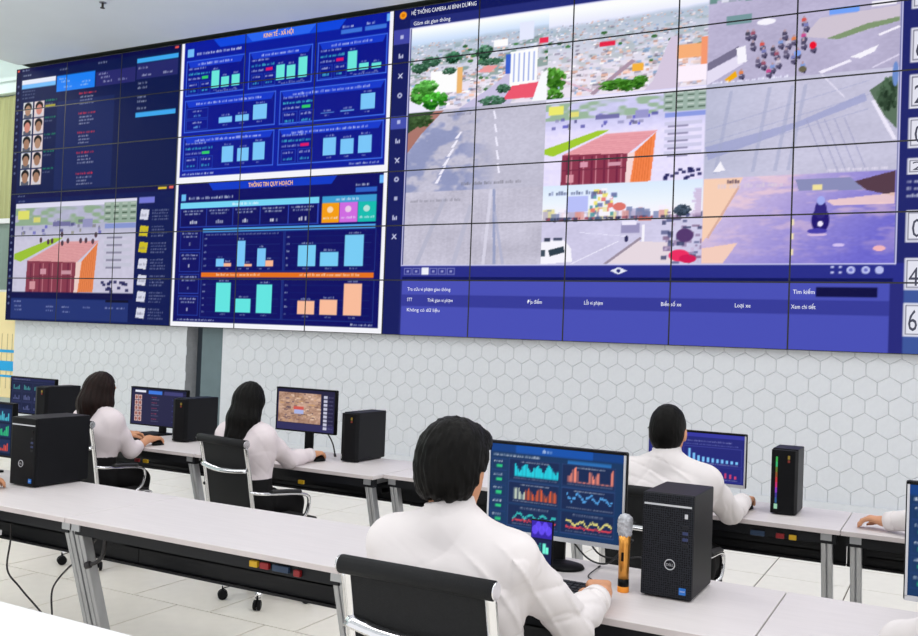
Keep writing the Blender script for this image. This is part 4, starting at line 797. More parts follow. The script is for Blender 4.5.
# ================================================================== PC TOWERS
def perforated(name, rgb):
    m = mat(name, rgb, 0.6, noise=0.05, spec=0.12)
    nt = m.node_tree; b = nt.nodes['Principled BSDF']
    tc = nt.nodes.new('ShaderNodeTexCoord'); v = nt.nodes.new('ShaderNodeTexVoronoi'); v.inputs['Scale'].default_value = 135; v.inputs['Randomness'].default_value = 0.25
    r = nt.nodes.new('ShaderNodeValToRGB'); r.color_ramp.elements[0].position = 0.30; r.color_ramp.elements[1].position = 0.42
    r.color_ramp.elements[0].color = (0.002, 0.002, 0.003, 1); r.color_ramp.elements[1].color = (*lin(rgb), 1)
    nt.links.new(tc.outputs['Object'], v.inputs['Vector']); nt.links.new(v.outputs['Distance'], r.inputs[0]); nt.links.new(r.outputs[0], b.inputs['Base Color'])
    return m
M_GRILLE = perforated('perforated_front', (40, 42, 48))
def dell_tower(label, x0, x1, y0, y1, top=1.095, grille=True):
    w, d, h = x1 - x0, y1 - y0, top - 0.75
    t = thing('computer_tower', label, 'computer', ((x0 + x1) / 2, y0, 0.75))
    p = MB(); p.box(-w / 2, 0.012, 0.006, w / 2, d, h, 0.004); p.build('case', M_CASE, t)
    p = MB(); p.box(-w / 2, 0.0, 0.006, w / 2, 0.014, h - 0.001, 0.005); fp = p.build('front_panel', M_GRILLE if grille else M_PLASTIC, t)
    p = MB(); p.box(-w / 2 + 0.006, -0.002, h - 0.040, w / 2 - 0.006, 0.004, h - 0.034); p.build('silver_trim', M_SILVER, fp)
    p = MB(); p.box(w / 2 - 0.028, -0.002, h - 0.075, w / 2 - 0.018, 0.002, h - 0.060); p.build('power_button', M_SILVER if grille else M_PLASTIC, fp)
    for k in range(4):
        p = MB(); p.box(w / 2 - 0.034, -0.0015, h - 0.108 - 0.020 * k, w / 2 - 0.016, 0.002, h - 0.098 - 0.020 * k); p.build('port', mat('port_blue', (40, 52, 96), 0.4, noise=0.1) if 1 <= k <= 2 else M_BLACK, fp)
    Mx = Matrix.Translation((0.012 if grille else -0.01, -0.001, 0.115)) @ Matrix.Rotation(math.pi / 2, 4, 'X')
    ring = MB()
    ring.tube([(0.0165 * math.cos(a * math.pi / 12), 0.0165 * math.sin(a * math.pi / 12), 0.0) for a in range(25)], 0.0016, 6, M=Mx); lg = ring.build('logo_ring', M_SILVER, fp)
    text('logo_lettering', 'DELL', 0.024, 0.008, (Mx.translation.x - 0.012, -0.0025, 0.111), (math.pi / 2, 0, 0), M_SILVER, fp)
    p = MB(); p.box(w / 2 - 0.040, -0.002, 0.022, w / 2 - 0.018, 0.002, 0.044); p.build('processor_sticker', M_BLUE, fp)
    text('sticker_lettering', 'intel', 0.015, 0.006, (w / 2 - 0.0365, -0.0026, 0.031), (math.pi / 2, 0, 0), M_WHITEP, fp)
    for ya in (0.02, d - 0.04): p = MB(); p.box(-w / 2 + 0.01, ya, 0, w / 2 - 0.01, ya + 0.02, 0.007); p.build('rubber_foot', M_PAD, t)
    return t
dell_tower('black tower with round logo and silver strip, next to the gold microphone', 12.675, 12.845, -6.72, -6.44, 1.095)
dell_tower('black tower with round logo standing on the front desk beside the resting fingers', 9.36, 9.545, -6.66, -6.33, 1.097, False)
def slim_tower(label, x0, x1, y0, y1, top, glow=None):
    w, d, h = x1 - x0, y1 - y0, top - 0.75
    t = thing('computer_tower', label, 'computer', ((x0 + x1) / 2, y0, 0.75), 0)
    p = MB(); p.box(-w / 2, 0.02, 0.008, w / 2, d, h, 0.005); p.build('case', M_CASE, t)
    p = MB(); p.prism([(-w / 2 - 0.002, 0.0), (-w / 2 + 0.03, -0.012), (w / 2 - 0.012, -0.004), (w / 2, 0.022), (-w / 2, 0.022)], 2, 0.006, h - 0.006, 0.003); fp = p.build('front_panel', M_PLASTIC, t)
    p = MB(); p.box(w * 0.13, -0.013, h * 0.85, w * 0.21, 0.0, h * 0.905); p.build('sticker', mat('olive_sticker', (150, 128, 40), 0.5, noise=0.1), fp)
    p = MB(); p.box(w * 0.13, -0.013, h * 0.80, w * 0.21, 0.0, h * 0.835); p.build('sticker', mat('dull_red_sticker', (130, 40, 30), 0.5, noise=0.1), fp)
    if glow:
        cols = [(60, 220, 90), (60, 230, 150), (170, 210, 50), (250, 140, 40), (250, 50, 60), (250, 40, 140), (170, 60, 240), (90, 80, 250), (40, 160, 250)]
        for k, c_ in enumerate(cols):
            z = h * 0.88 - k * h * 0.078
            p = MB(); p.box(-w / 2 + 0.022, -0.015, z - h * 0.076, -w / 2 + 0.031, -0.002, z); p.build('light_strip', mat('rgb_light_%d' % k, (20, 20, 20), 0.4, emit=c_, es=0.55 if k in (0, 1, 4, 5, 6) else 0.25, noise=0.05), fp)
        p = MB(); p.box(-w / 2 + 0.018, -0.014, 0.03, -w / 2 + 0.034, -0.002, 0.055); p.build('badge', mat('badge_light', (40, 90, 60), 0.4, emit=(170, 220, 190), es=0.7, noise=0.05), fp)
    else:
        p = MB(); p.box(-w / 2 + 0.006, -0.004, 0.02, -w / 2 + 0.016, 0.0, 0.05); p.build('badge', M_WHITEP, fp)
    for ya in (0.03, d - 0.05): p = MB(); p.box(-w / 2 + 0.01, ya, 0, w / 2 - 0.01, ya + 0.02, 0.009); p.build('rubber_foot', M_PAD, t)
    return t
slim_tower('black tower with a rainbow light strip down its front', 12.775, 12.90, -4.84, -4.62, 1.082, True)
slim_tower('black tower alone at the end of the black-haired woman\'s desk', 10.09, 10.21, -4.80, -4.46, 1.07)
slim_tower('black tower standing in front of the monitor listing faces', 8.60, 8.725, -4.80, -4.47, 1.065)
slim_tower('black tower half hiding the dark monitor with faint charts', 7.10, 7.225, -4.80, -4.47, 1.063)

# ================================================================== CHAIRS
def chair(label, x, y, rz=0.0, top=1.0, arms=True):
    """mesh conference chair: x, y = where the top of the backrest stands"""
    t = thing('office_chair', label, 'chair', (x, y, 0), rz, 'mesh office chairs with chrome frames'); W = 0.205
    # side profile (y forward from the top of the back, z)
    prof = [(0.0, top), (0.035, top - 0.16), (0.06, top - 0.30), (0.085, top - 0.42), (0.13, top - 0.50), (0.22, 0.475), (0.36, 0.47), (0.50, 0.475), (0.56, 0.455)]
    for s in (-1, 1):
        p = MB(); p.tube([(s * W, a, b) for a, b in prof], 0.017, 8, 0.55, sub=4); p.build('side_frame', M_CHROME, t)
    n = 14
    V = []; F = []
    zz = np.linspace(top + 0.0, top - 0.50, n)
    py = np.interp(-zz, [-b for a, b in prof[:5]], [a for a, b in prof[:5]])
    for i in range(n):
        for k in range(9):
            u = -1 + 2 * k / 8; bow = -0.012 * (1 - u * u)
            V.append((u * (W - 0.012), py[i] + bow, zz[i]))
    for i in range(n - 1):
        for k in range(8): a = i * 9 + k; F.append((a, a + 1, a + 10, a + 9))
    m_ = len(V); V += [(v[0], v[1] + 0.008, v[2]) for v in V]; F += [tuple(k + m_ for k in f[::-1]) for f in F]
    from_np('mesh_back', V, F, M_MESH, t, True)
    p = MB(); p.tube([(-W - 0.012, 0.0, top), (W + 0.012, 0.0, top)], 0.024, 14); p.build('top_roll', M_MESH, t)
    for s in (-1, 1):
        p = MB(); p.lathe([(0.021, 0), (0.021, 0.006)], M=Matrix.Translation((s * (W + 0.012), 0, top)) @ Matrix.Rotation(s * math.pi / 2, 4, 'Y')); p.build('end_cap', M_CHROME, t)
    p = MB(); p.tube([(-W, 0.02, top - 0.145), (-W * 0.5, 0.004, top - 0.155), (0, -0.004, top - 0.158), (W * 0.5, 0.004, top - 0.155), (W, 0.02, top - 0.145)], 0.019, 10, 0.45, sub=4); p.build('cross_bar', M_CHROME, t)
    p = MB(); p.box(-W + 0.01, 0.15, 0.445, W - 0.01, 0.57, 0.485, 0.018, 3); p.build('seat', M_SEATF, t)
    if arms:
        for s in (-1, 1):
            p = MB(); p.tube([(s * (W + 0.004), 0.045, top - 0.27), (s * (W + 0.05), 0.09, top - 0.275), (s * (W + 0.055), 0.20, top - 0.285), (s * (W + 0.055), 0.36, top - 0.30), (s * (W + 0.055), 0.43, top - 0.33), (s * (W + 0.05), 0.42, top - 0.42), (s * (W + 0.02), 0.38, 0.475)], 0.013, 8, 0.7, sub=5); a = p.build('armrest', M_CHROME, t)
            p = MB(); p.tube([(s * (W + 0.055), 0.15, top - 0.268), (s * (W + 0.055), 0.25, top - 0.274), (s * (W + 0.055), 0.36, top - 0.286)], 0.02, 8, 0.6, sub=3); p.build('arm_pad', M_PAD, a)
    p = MB(); p.tube([(0.20, 0.42, 0.455), (0.275, 0.43, 0.455)], 0.008, 8); p.tube([(0.275, 0.43, 0.455), (0.31, 0.432, 0.455)], 0.016, 10); p.build('tension_knob', M_PLASTIC, t)
    p = MB(); p.box(-0.12, 0.26, 0.405, 0.12, 0.48, 0.446, 0.008); p.tube([(0.10, 0.36, 0.42), (0.28, 0.37, 0.415)], 0.008, 6); p.build('tilt_mechanism', M_BLACK, t)
    p = MB(); p.lathe([(0.03, 0.10), (0.03, 0.22), (0.019, 0.22), (0.019, 0.41)], (0, 0.37, 0), 16); p.build('gas_column', M_CHROME, t)
    for k in range(5):
        a = 2 * math.pi * k / 5 + 0.35; ca, sa = math.cos(a), math.sin(a)
        p = MB(); p.tube([(0.02 * ca, 0.37 + 0.02 * sa, 0.115), (0.16 * ca, 0.37 + 0.16 * sa, 0.105), (0.26 * ca, 0.37 + 0.26 * sa, 0.078)], 0.022, 8, 0.7); lg = p.build('base_leg', M_CHROME, t)
        p = MB(); Rm = Matrix.Translation((0.26 * ca, 0.37 + 0.26 * sa, 0.03)) @ Matrix.Rotation(a, 4, 'Z') @ Matrix.Rotation(math.pi / 2, 4, 'X')
        p.lathe([(0.022, -0.022), (0.029, -0.018), (0.029, -0.005), (0.012, -0.004), (0.012, 0.004), (0.029, 0.005), (0.029, 0.018), (0.022, 0.022)], seg=16, M=Rm); p.tube([(0.26 * ca, 0.37 + 0.26 * sa, 0.03), (0.26 * ca, 0.37 + 0.26 * sa, 0.08)], 0.006, 6); p.build('caster', M_PLASTIC, lg)
    return t
chair('mesh office chair with black top roll carrying the man at the microphone desk', 12.435, -7.80, 0.0, 1.0)
chair('mesh office chair under the woman with long straight black hair', 9.955, -5.765, -0.2, 0.95)
chair('mesh office chair under the brown-haired woman', 8.63, -5.74, 0.08, 0.95)
chair('mesh office chair under the short-haired man, mostly behind the tower with silver strip', 12.38, -5.72, 0.0, 0.93)

# ================================================================== PEOPLE (implicit surfaces turned into one mesh per body / garment)
def A3(*v): return np.array(v, float)
def unit(v): v = np.asarray(v, float); return v / (np.linalg.norm(v) + 1e-12)
class Blob:
    """smooth union of tapered capsules and ellipsoids"""
    def __init__(s): s.it = []; s.cut = []; s.warp = None
    def cap(s, a, b, ra, rb, k=0.02):
        a, b = np.asarray(a, float), np.asarray(b, float); s.it.append(('c', a, b, ra, rb, k, (a + b) / 2, np.linalg.norm(b - a) / 2 + max(ra, rb) + 0.09)); return s
    def chain(s, pts, rs, k=0.02):
        for i in range(len(pts) - 1): s.cap(pts[i], pts[i + 1], rs[i], rs[i + 1], k)
        return s
    def ell(s, c, r, B=None, k=0.02):
        s.it.append(('e', np.asarray(c, float), np.asarray(r, float), np.eye(3) if B is None else np.asarray(B, float), 0, k, np.asarray(c, float), max(r) + 0.09)); return s
    def bounds(s):
        lo = np.min([q[6] - (q[7] - 0.09) for q in s.it], 0); hi = np.max([q[6] + (q[7] - 0.09) for q in s.it], 0); return lo - 0.03, hi + 0.03
    def val(s, P):
        d = np.full(len(P), 1.0)
        for q in s.it:
            m = np.nonzero(((P - q[6]) ** 2).sum(1) < q[7] ** 2)[0]
            if not len(m): continue
            p = P[m]
            if q[0] == 'c':
                ba = q[2] - q[1]; h = np.clip((p - q[1]) @ ba / (ba @ ba + 1e-12), 0, 1)
                v = np.linalg.norm(p - q[1] - h[:, None] * ba, axis=1) - (q[3] + (q[4] - q[3]) * h)
            else:
                l = (p - q[1]) @ q[3].T / q[2]; k0 = np.linalg.norm(l, axis=1); k1 = np.linalg.norm(l / q[2], axis=1) + 1e-9; v = k0 * (k0 - 1) / k1
            k = q[5]; a = d[m]; hh = np.maximum(k - np.abs(a - v), 0) / k; d[m] = np.minimum(a, v) - hh * hh * k / 4
        if s.warp is not None: d = d + s.warp(P)
        for f in s.cut: d = np.maximum(d, f(P))
        return d
    def mesh(s, name, h, m, parent, org):
        lo, hi = s.bounds(); B = 8
        n = (np.ceil((hi - lo) / h / B).astype(int) + 1) * B
        G = n // B; F = np.ones(n, np.float32)
        bi = np.stack(np.meshgrid(*[np.arange(g) for g in G], indexing='ij'), -1).reshape(-1, 3)
        dc = s.val(lo + (bi + 0.5 - 0.5 / B) * B * h)
        rad = 0.9 * B * h + 0.012
        F6 = F.reshape(G[0], B, G[1], B, G[2], B)
        ins = bi[dc < -rad]; F6[ins[:, 0], :, ins[:, 1], :, ins[:, 2], :] = -1
        act = bi[np.abs(dc) < rad]
        loc = np.stack(np.meshgrid(*[np.arange(B)] * 3, indexing='ij'), -1)
        for c0 in range(0, len(act), 400):
            ab = act[c0:c0 + 400]; idx = ab[:, None, None, None, :] * B + loc[None]
            v = s.val((lo + idx * h).reshape(-1, 3)).reshape(len(ab), B, B, B)
            F6[ab[:, 0], :, ab[:, 1], :, ab[:, 2], :] = v
        S = F < 0
        cnt = np.zeros(n - 1, np.int8)
        for dx in (0, 1):
            for dy in (0, 1):
                for dz in (0, 1): cnt += S[dx:n[0] - 1 + dx, dy:n[1] - 1 + dy, dz:n[2] - 1 + dz]
        cells = np.argwhere((cnt > 0) & (cnt < 8)); vid = np.full(n - 1, -1, np.int32); vid[tuple(cells.T)] = np.arange(len(cells))
        acc = np.zeros((len(cells), 3)); num = np.zeros(len(cells))
        cor = np.array([(0, 0, 0), (1, 0, 0), (0, 1, 0), (1, 1, 0), (0, 0, 1), (1, 0, 1), (0, 1, 1), (1, 1, 1)])
        fv = [F[tuple((cells + c_).T)] for c_ in cor]
        for a in range(8):
            for b in range(a + 1, 8):
                if np.abs(cor[a] - cor[b]).sum() != 1: continue
                fa, fb = fv[a], fv[b]; mk = (fa < 0) != (fb < 0); tt = np.where(mk, fa / (fa - fb + 1e-12), 0)
                acc += mk[:, None] * (cor[a] + tt[:, None] * (cor[b] - cor[a])); num += mk
        V = lo + (cells + acc / num[:, None]) * h
        Q = []
        for ax in range(3):
            o = [1, 1, 1]; o[ax] = 0; e = [0, 0, 0]; e[ax] = 1
            sl0 = tuple(slice(o[i], n[i] - 1) for i in range(3)); sl1 = tuple(slice(o[i] + e[i], n[i] - 1 + e[i]) for i in range(3))
            a0, a1 = S[sl0], S[sl1]; ed = np.argwhere(a0 != a1) + np.array(o); flip = a0[tuple((ed - np.array(o)).T)]
            u, w = (ax + 1) % 3, (ax + 2) % 3; du = np.zeros(3, int); du[u] = 1; dw = np.zeros(3, int); dw[w] = 1
            q = np.stack([vid[tuple((ed - du - dw).T)], vid[tuple((ed - dw).T)], vid[tuple(ed.T)], vid[tuple((ed - du).T)]], 1)
            q[~flip] = q[~flip][:, ::-1]; Q.append(q)
        Q = np.concatenate(Q); Q = Q[(Q >= 0).all(1)]
        return from_np(name, V - np.asarray(org), Q, m, parent, True)

def hand(bl, wrist, d, n, thumb, sc=1.0, curl=0.5, k=0.006):
    """d: pointing direction, n: back of the hand, thumb: side (+1 = along d x n)"""
    d, n = unit(d), unit(n - np.dot(n, unit(d)) * unit(d)); s_ = np.cross(d, n) * thumb
    w = np.asarray(wrist, float)
    P = lambda f, o, u: w + sc * (d * f + s_ * o + n * u)
    bl.cap(w - d * 0.02 * sc, P(0.03, 0.0, 0), 0.024 * sc, 0.024 * sc, 0.02)
    for o, ln, bend in ((0.030, 0.072, 0.0), (0.010, 0.080, 0.0), (-0.010, 0.074, 0.0), (-0.028, 0.058, 0.0)):
        kn = P(0.088 - 0.10 * abs(o - 0.01), o, 0.010)
        bl.cap(P(0.02, o * 0.6, 0.0), kn, 0.016 * sc, 0.0115 * sc, 0.014)
        a, p = 0.15, kn; seg = ln * sc
        for fr, r0, r1, da in ((0.45, 0.0105, 0.0095, curl * 0.5), (0.32, 0.0095, 0.0085, curl), (0.23, 0.0085, 0.0075, curl * 0.8)):
            a += da; q = p + (d * math.cos(a) - n * math.sin(a)) * seg * fr; bl.cap(p, q, r0 * sc, r1 * sc, k); p = q
    t0 = P(0.022, 0.022, -0.006); t1 = P(0.055, 0.052, -0.012); t2 = P(0.085, 0.056, -0.022); t3 = P(0.105, 0.050, -0.030)
    bl.chain([t0, t1, t2, t3], [0.016 * sc, 0.0125 * sc, 0.011 * sc, 0.009 * sc], 0.008)

def person(label, hip, chest, head, sh_w, elbR, wrR, dirR, elbL, wrL, dirL, face=0.0, tilt=0.0, sc=1.0, res=0.0065, hair='short', shirt=None, hairmat=None, sleeve=1.0, seat=0.47, wr_amp=0.008, hair_seed=0.0, legs=True):
    """hip, chest, head: centres; chest = between the shoulder joints; face: heading of the head (0 = +y)"""
    hip, chest, head = A3(*hip), A3(*chest), A3(*head)
    t = thing('person', label, 'person', (hip[0], hip[1], 0)); org = A3(hip[0], hip[1], 0)
    shirt = shirt or M_SHIRT; hairmat = hairmat or M_HAIR
    R = A3(1, 0, 0); fwd = A3(0, 1, 0); upv = A3(0, 0, 1)
    shR, shL = chest + R * sh_w / 2, chest - R * sh_w / 2
    hf = A3(-math.sin(face), math.cos(face), 0); hr = A3(math.cos(face), math.sin(face), 0)
    hf2 = unit(hf * math.cos(tilt) - upv * math.sin(tilt)); hu = np.cross(hr, hf2)
    HB = np.stack([hr, hf2, hu])
    H = lambda x, y, z: head + sc * (hr * x + hf2 * y + hu * z)
    waist = hip * 0.55 + chest * 0.45 + A3(0, 0.02, 0); neck = chest * 1.0 + A3(0, 0.0, 0.072 * sc)
    def torso(bl, g):
        bl.cap(hip - R * 0.085 * sc, hip + R * 0.085 * sc, (0.115 + g) * sc, (0.115 + g) * sc, 0.05)
        for sg in (-1, 1):
            bl.chain([hip + R * 0.075 * sg * sc, waist + R * 0.062 * sg * sc, chest + A3(sg * 0.078 * sc, 0.0, -0.10 * sc)], [(0.115 + g) * sc, (0.098 + g) * sc, (0.115 + g) * sc], 0.07)
        bl.cap(chest + A3(-0.08 * sc, 0, -0.10 * sc), chest + A3(0.08 * sc, 0, -0.10 * sc), (0.115 + g) * sc, (0.115 + g) * sc, 0.06)
        for S_ in (shR, shL):
            bl.cap(chest + (S_ - chest) * 0.45 - upv * 0.06 * sc, S_ - upv * 0.012, (0.085 + g) * sc, (0.062 + g) * sc, 0.05)
            bl.cap(neck + upv * 0.0, S_ + upv * 0.0, (0.052 + g) * sc, (0.050 + g) * sc, 0.06)
    hp = []
    body = Blob(); torso(body, 0.0)
    body.cap(neck - upv * 0.03, H(0, -0.02, -0.075), 0.056 * sc, 0.052 * sc, 0.03)
    body.ell(H(0, -0.012, 0.02), A3(0.077, 0.097, 0.104) * sc, HB, 0.02).ell(H(0, 0.032, -0.052), A3(0.054, 0.062, 0.064) * sc, HB, 0.05)
    body.cap(H(0, 0.088, 0.005), H(0, 0.108, -0.030), 0.008 * sc, 0.013 * sc, 0.02).ell(H(0, 0.078, -0.092), A3(0.02, 0.018, 0.016) * sc, HB, 0.03)
    for sg in (-1, 1):
        body.ell(H(sg * 0.081, -0.008, -0.008), A3(0.011, 0.022, 0.034) * sc, HB, 0.01); body.cap(H(sg * 0.014, 0.088, 0.028), H(sg * 0.05, 0.074, 0.026), 0.009 * sc, 0.007 * sc, 0.02)
    body.cap(H(-0.016, 0.092, -0.062), H(0.016, 0.092, -0.062), 0.007 * sc, 0.007 * sc, 0.012)
    for S_, E_, W_, D_, th in ((shR, elbR, wrR, dirR, -1), (shL, elbL, wrL, dirL, 1)):
        E_, W_ = A3(*E_), A3(*W_); body.chain([S_, E_, W_], [0.046 * sc, 0.038 * sc, 0.025 * sc], 0.02)
        hand(body, W_, A3(*D_), A3(0, 0, 1), th, sc * 0.98)
    knR = hip + A3(0.10 * sc, 0.42 * sc, -0.05); knL = hip + A3(-0.10 * sc, 0.42 * sc, -0.05)
    anR = A3(knR[0] + 0.01, knR[1] + 0.02, 0.10); anL = A3(knL[0] - 0.01, knL[1] + 0.05, 0.10)
    for kn, an, sg in ((knR, anR, 1), (knL, anL, -1)):
        body.chain([hip + R * 0.09 * sg * sc, kn, an], [0.085 * sc, 0.052 * sc, 0.036 * sc], 0.03)
    body.mesh('body', res, M_SKIN, t, org)
    # shirt
    sh = Blob(); torso(sh, 0.013)
    cuffs = []
    for S_, E_, W_ in ((shR, elbR, wrR), (shL, elbL, wrL)):
        E_, W_ = A3(*E_), A3(*W_); C_ = E_ + (W_ - E_) * sleeve
        sh.chain([S_, (S_ + E_) / 2, E_, (E_ + C_) / 2, C_], [0.066 * sc, 0.063 * sc, 0.058 * sc, 0.053 * sc, 0.043 * sc], 0.02); cuffs.append((C_, unit(W_ - E_)))
    sd = hair_seed * 7.1
    def wrinkle(P):
        def crease(ph, n): return (1 - np.abs(np.sin(ph))) ** n
        def patch(a, o): return 0.12 + 0.88 * np.clip(0.35 + np.sin(P @ a + o + sd), 0, 1)
        w = crease(P @ A3(9, 3, 20) + 2.2 * np.sin(P @ A3(6, 8, 4) + sd), 5) * patch(A3(7, 4, 9), 0.3) + 0.9 * crease(P @ A3(-13, 9, 14) + 2.0 * np.sin(P @ A3(5, -7, 9) + sd), 5) * patch(A3(-8, 6, 5), 1.9) + 0.7 * crease(P @ A3(3, 24, 17) + 2.4 * np.sin(P @ A3(8, 4, 11) + sd), 5) * patch(A3(5, 9, -7), 3.1)
        return np.clip(0.55 * wr_amp * w, 0, 0.0065) - 0.5 * wr_amp * crease(P @ A3(10, 14, 11) + 2.0 * np.sin(P @ A3(6, 5, 8) + 1.7 + sd), 4) * patch(A3(-6, 7, 8), 0.9)
    sh.warp = wrinkle
    for C_, D_ in cuffs: sh.cut.append(lambda P, C_=C_, D_=D_: np.where(np.linalg.norm(P - C_, axis=1) < 0.12, (P - C_) @ D_ - 0.008, -1.0))
    nkd = unit(H(0, -0.02, -0.075) - neck)
    sh.mesh('shirt', res, shirt, t, org)
    # collar and cuffs
    p = MB()
    def band(c, ax, r0, r1, hgt, seg=28, drop=0.0):
        ax = Vector(ax).normalized(); Mx = Matrix.Translation(Vector(c - org)) @ ax.to_track_quat('Z', 'Y').to_matrix().to_4x4()
        return [(r0, 0), (r0 + 0.003, 0), (r1 + 0.003, hgt), (r1, hgt)], Mx
    cb = neck + nkd * 0.005; pr, Mx = band(cb, nkd, 0.070 * sc, 0.061 * sc, 0.048 * sc)
    cm = bmesh.new(); rings = []
    for rad, z in ((0.080, -0.014), (0.069, 0.060), (0.064, 0.063), (0.064, 0.0)):
        rings.append([cm.verts.new(Mx @ Vector((rad * sc * math.cos(a * math.pi / 16), rad * sc * math.sin(a * math.pi / 16), z * sc))) for a in range(32)])
    for a, b in zip(rings, rings[1:]):
        for i in range(32): cm.faces.new((a[i], a[(i + 1) % 32], b[(i + 1) % 32], b[i])).smooth = True
    me = bpy.data.meshes.new('collar'); cm.to_mesh(me); cm.free(); me.materials.append(shirt); link(bpy.data.objects.new('collar', me), t)
    for C_, D_ in cuffs:
        Mx = Matrix.Translation(Vector(C_ - D_ * 0.035 - org)) @ Vector(D_).to_track_quat('Z', 'Y').to_matrix().to_4x4(); p = MB()
        p.lathe([(0.047 * sc, 0.0), (0.0485 * sc, 0.002), (0.0455 * sc, 0.046), (0.043 * sc, 0.047), (0.036 * sc, 0.046)], seg=20, M=Mx); p.build('cuff', shirt, t)
    # trousers and shoes
    tr = Blob()
    tr.cap(hip - R * 0.085 * sc - upv * 0.01, hip + R * 0.085 * sc - upv * 0.01, 0.131 * sc, 0.131 * sc, 0.05)
    for kn, an, sg in ((knR, anR, 1), (knL, anL, -1)): tr.chain([hip + R * 0.09 * sg * sc, kn, an + upv * 0.02], [0.105 * sc, 0.075 * sc, 0.058 * sc], 0.03)
    zt = hip[2] + 0.145
    for sg in (-1, 1): tr.chain([hip + R * 0.075 * sg * sc, waist + R * 0.062 * sg * sc], [0.142 * sc, 0.130 * sc], 0.06)
    tr.cut.append(lambda P: P[:, 2] - zt); tr.mesh('trousers', max(res, 0.009), M_TROUSER, t, org)
    for an in (anR, anL):
        sb = Blob(); sb.ell(an + A3(0, 0.0, -0.055), (0.042, 0.05, 0.05), None, 0.03).ell(an + A3(0, 0.10, -0.068), (0.043, 0.09, 0.032), None, 0.04)
        sb.cut.append(lambda P: 0.002 - P[:, 2]); sb.mesh('shoe', 0.008, M_SHOE, t, org)
    # eyes
    for sg in (-1, 1):
        p = MB(); q = H(sg * 0.032, 0.077, 0.008) - org; p.lathe([(0.0005, -0.011), (0.008, -0.008), (0.0115, 0), (0.008, 0.008), (0.0005, 0.011)], tuple(q), 12); ey = p.build('eye', M_EYE, t)
        p = MB(); q = H(sg * 0.032, 0.0865, 0.008) - org; p.lathe([(0.0004, -0.0035), (0.004, -0.002), (0.005, 0), (0.004, 0.002), (0.0004, 0.0035)], tuple(q), 10); p.build('iris', M_IRIS, ey)
    p = MB(); p.tube([H(-0.022, 0.094, -0.062) - org, H(0, 0.1005, -0.061) - org, H(0.022, 0.094, -0.062) - org], 0.005, 8, 0.8, sub=3); p.build('lips', M_LIP, t)
    # hair
    hb = Blob()
    def loc(P): return (P - head) @ HB.T / sc
    ph = hair_seed
    if hair == 'bushy':
        hb.ell(H(0, -0.022, 0.032), A3(0.098, 0.112, 0.112) * sc, HB, 0.03).ell(H(0, -0.045, -0.03), A3(0.085, 0.080, 0.085) * sc, HB, 0.04)
        hb.ell(H(0.0, 0.05, 0.085), A3(0.07, 0.055, 0.04) * sc, HB, 0.04)
    elif hair == 'short':
        hb.ell(H(0, -0.018, 0.028), A3(0.086, 0.104, 0.108) * sc, HB, 0.03).ell(H(0, -0.045, -0.03), A3(0.070, 0.068, 0.075) * sc, HB, 0.04)
    else:
        hb.ell(H(0, -0.018, 0.025), A3(0.092, 0.108, 0.112) * sc, HB, 0.03)
        if hair == 'long':
            hb.chain([H(0, -0.07, 0.0), H(-0.005, -0.105, -0.12), A3(*H(-0.012, -0.125, -0.24)), A3(*H(-0.025, -0.135, -0.36))], [0.075 * sc, 0.072 * sc, 0.055 * sc, 0.026 * sc], 0.05)
            for sg in (-1, 1): hb.chain([H(sg * 0.065, -0.02, 0.0), H(sg * 0.072, -0.055, -0.11), H(sg * 0.05, -0.10, -0.24)], [0.035 * sc, 0.032 * sc, 0.018 * sc], 0.05)
        else:
            hb.chain([H(0, -0.06, 0.0), H(0, -0.085, -0.11), H(0, -0.095, -0.245)], [0.088 * sc, 0.09 * sc, 0.062 * sc], 0.05)
            for sg in (-1, 1): hb.chain([H(sg * 0.06, 0.0, 0.0), H(sg * 0.078, -0.01, -0.10), H(sg * 0.085, -0.02, -0.26)], [0.042 * sc, 0.042 * sc, 0.02 * sc], 0.05)
    amp = {'bushy': 0.0042, 'short': 0.0016}.get(hair, 0.004)
    def strands(P):
        l = loc(P); th = np.arctan2(l[:, 0], -l[:, 1]); z = l[:, 2]
        if hair in ('bushy', 'short'): w = 0.8 * np.sin(th * 13 + 4 * np.sin(z * 24 + ph) + ph) * np.sin(z * 50 + 3 * np.sin(th * 4 + ph)) + 0.8 * np.sin(th * 46 + 3 * np.sin(z * 30 + ph)) + 0.6 * np.sin(l @ A3(190, 120, 60) + 2 * np.sin(z * 40))
        else: w = np.sin(th * 26 + 2.5 * np.sin(z * 14 + ph)) + 0.6 * np.sin(th * 53 + 4 * np.sin(z * 9))
        return amp * 0.55 * w * sc
    hb.warp = strands
    def facecut(P):      # leave the face and ears free
        l = loc(P); y, z, x = l[:, 1], l[:, 2], np.abs(l[:, 0])
        lim = 0.052 + 0.035 * np.clip((z - 0.05) / 0.05, 0, 3)
        f = np.minimum(y - (0.035 if hair not in ('bushy', 'short') else 0.022), 0.062 - z)
        if hair in ('bushy', 'short'):
            side = np.minimum(np.minimum(y + 0.022, -0.0 - z), x - 0.06); f = np.maximum(f, side)
        return f
    hb.cut.append(facecut)
    if hair in ('bushy', 'short'): hb.cut.append(lambda P: -(loc(P)[:, 2] + (0.088 if hair == 'bushy' else 0.085) + 0.006 * np.sin(loc(P)[:, 0] * 190)) * sc)
    hb.mesh('hair', min(res, 0.006), hairmat, t, org)
    return t

# the man at the microphone desk
person('man in white shirt with bushy black hair, seated with his back turned behind the microphone', (12.385, -7.47, 0.575), (12.385, -7.52, 1.005), (12.368, -7.485, 1.222), 0.36,
       (12.655, -7.29, 0.795), (12.625, -6.955, 0.80), (-0.5, 1, -0.02), (12.12, -7.25, 0.82), (12.22, -6.95, 0.80), (0.3, 1, -0.05), face=-0.06, tilt=0.16, sc=1.0, res=0.0055, hair='bushy', sleeve=0.76, wr_amp=0.013, hair_seed=1.3)
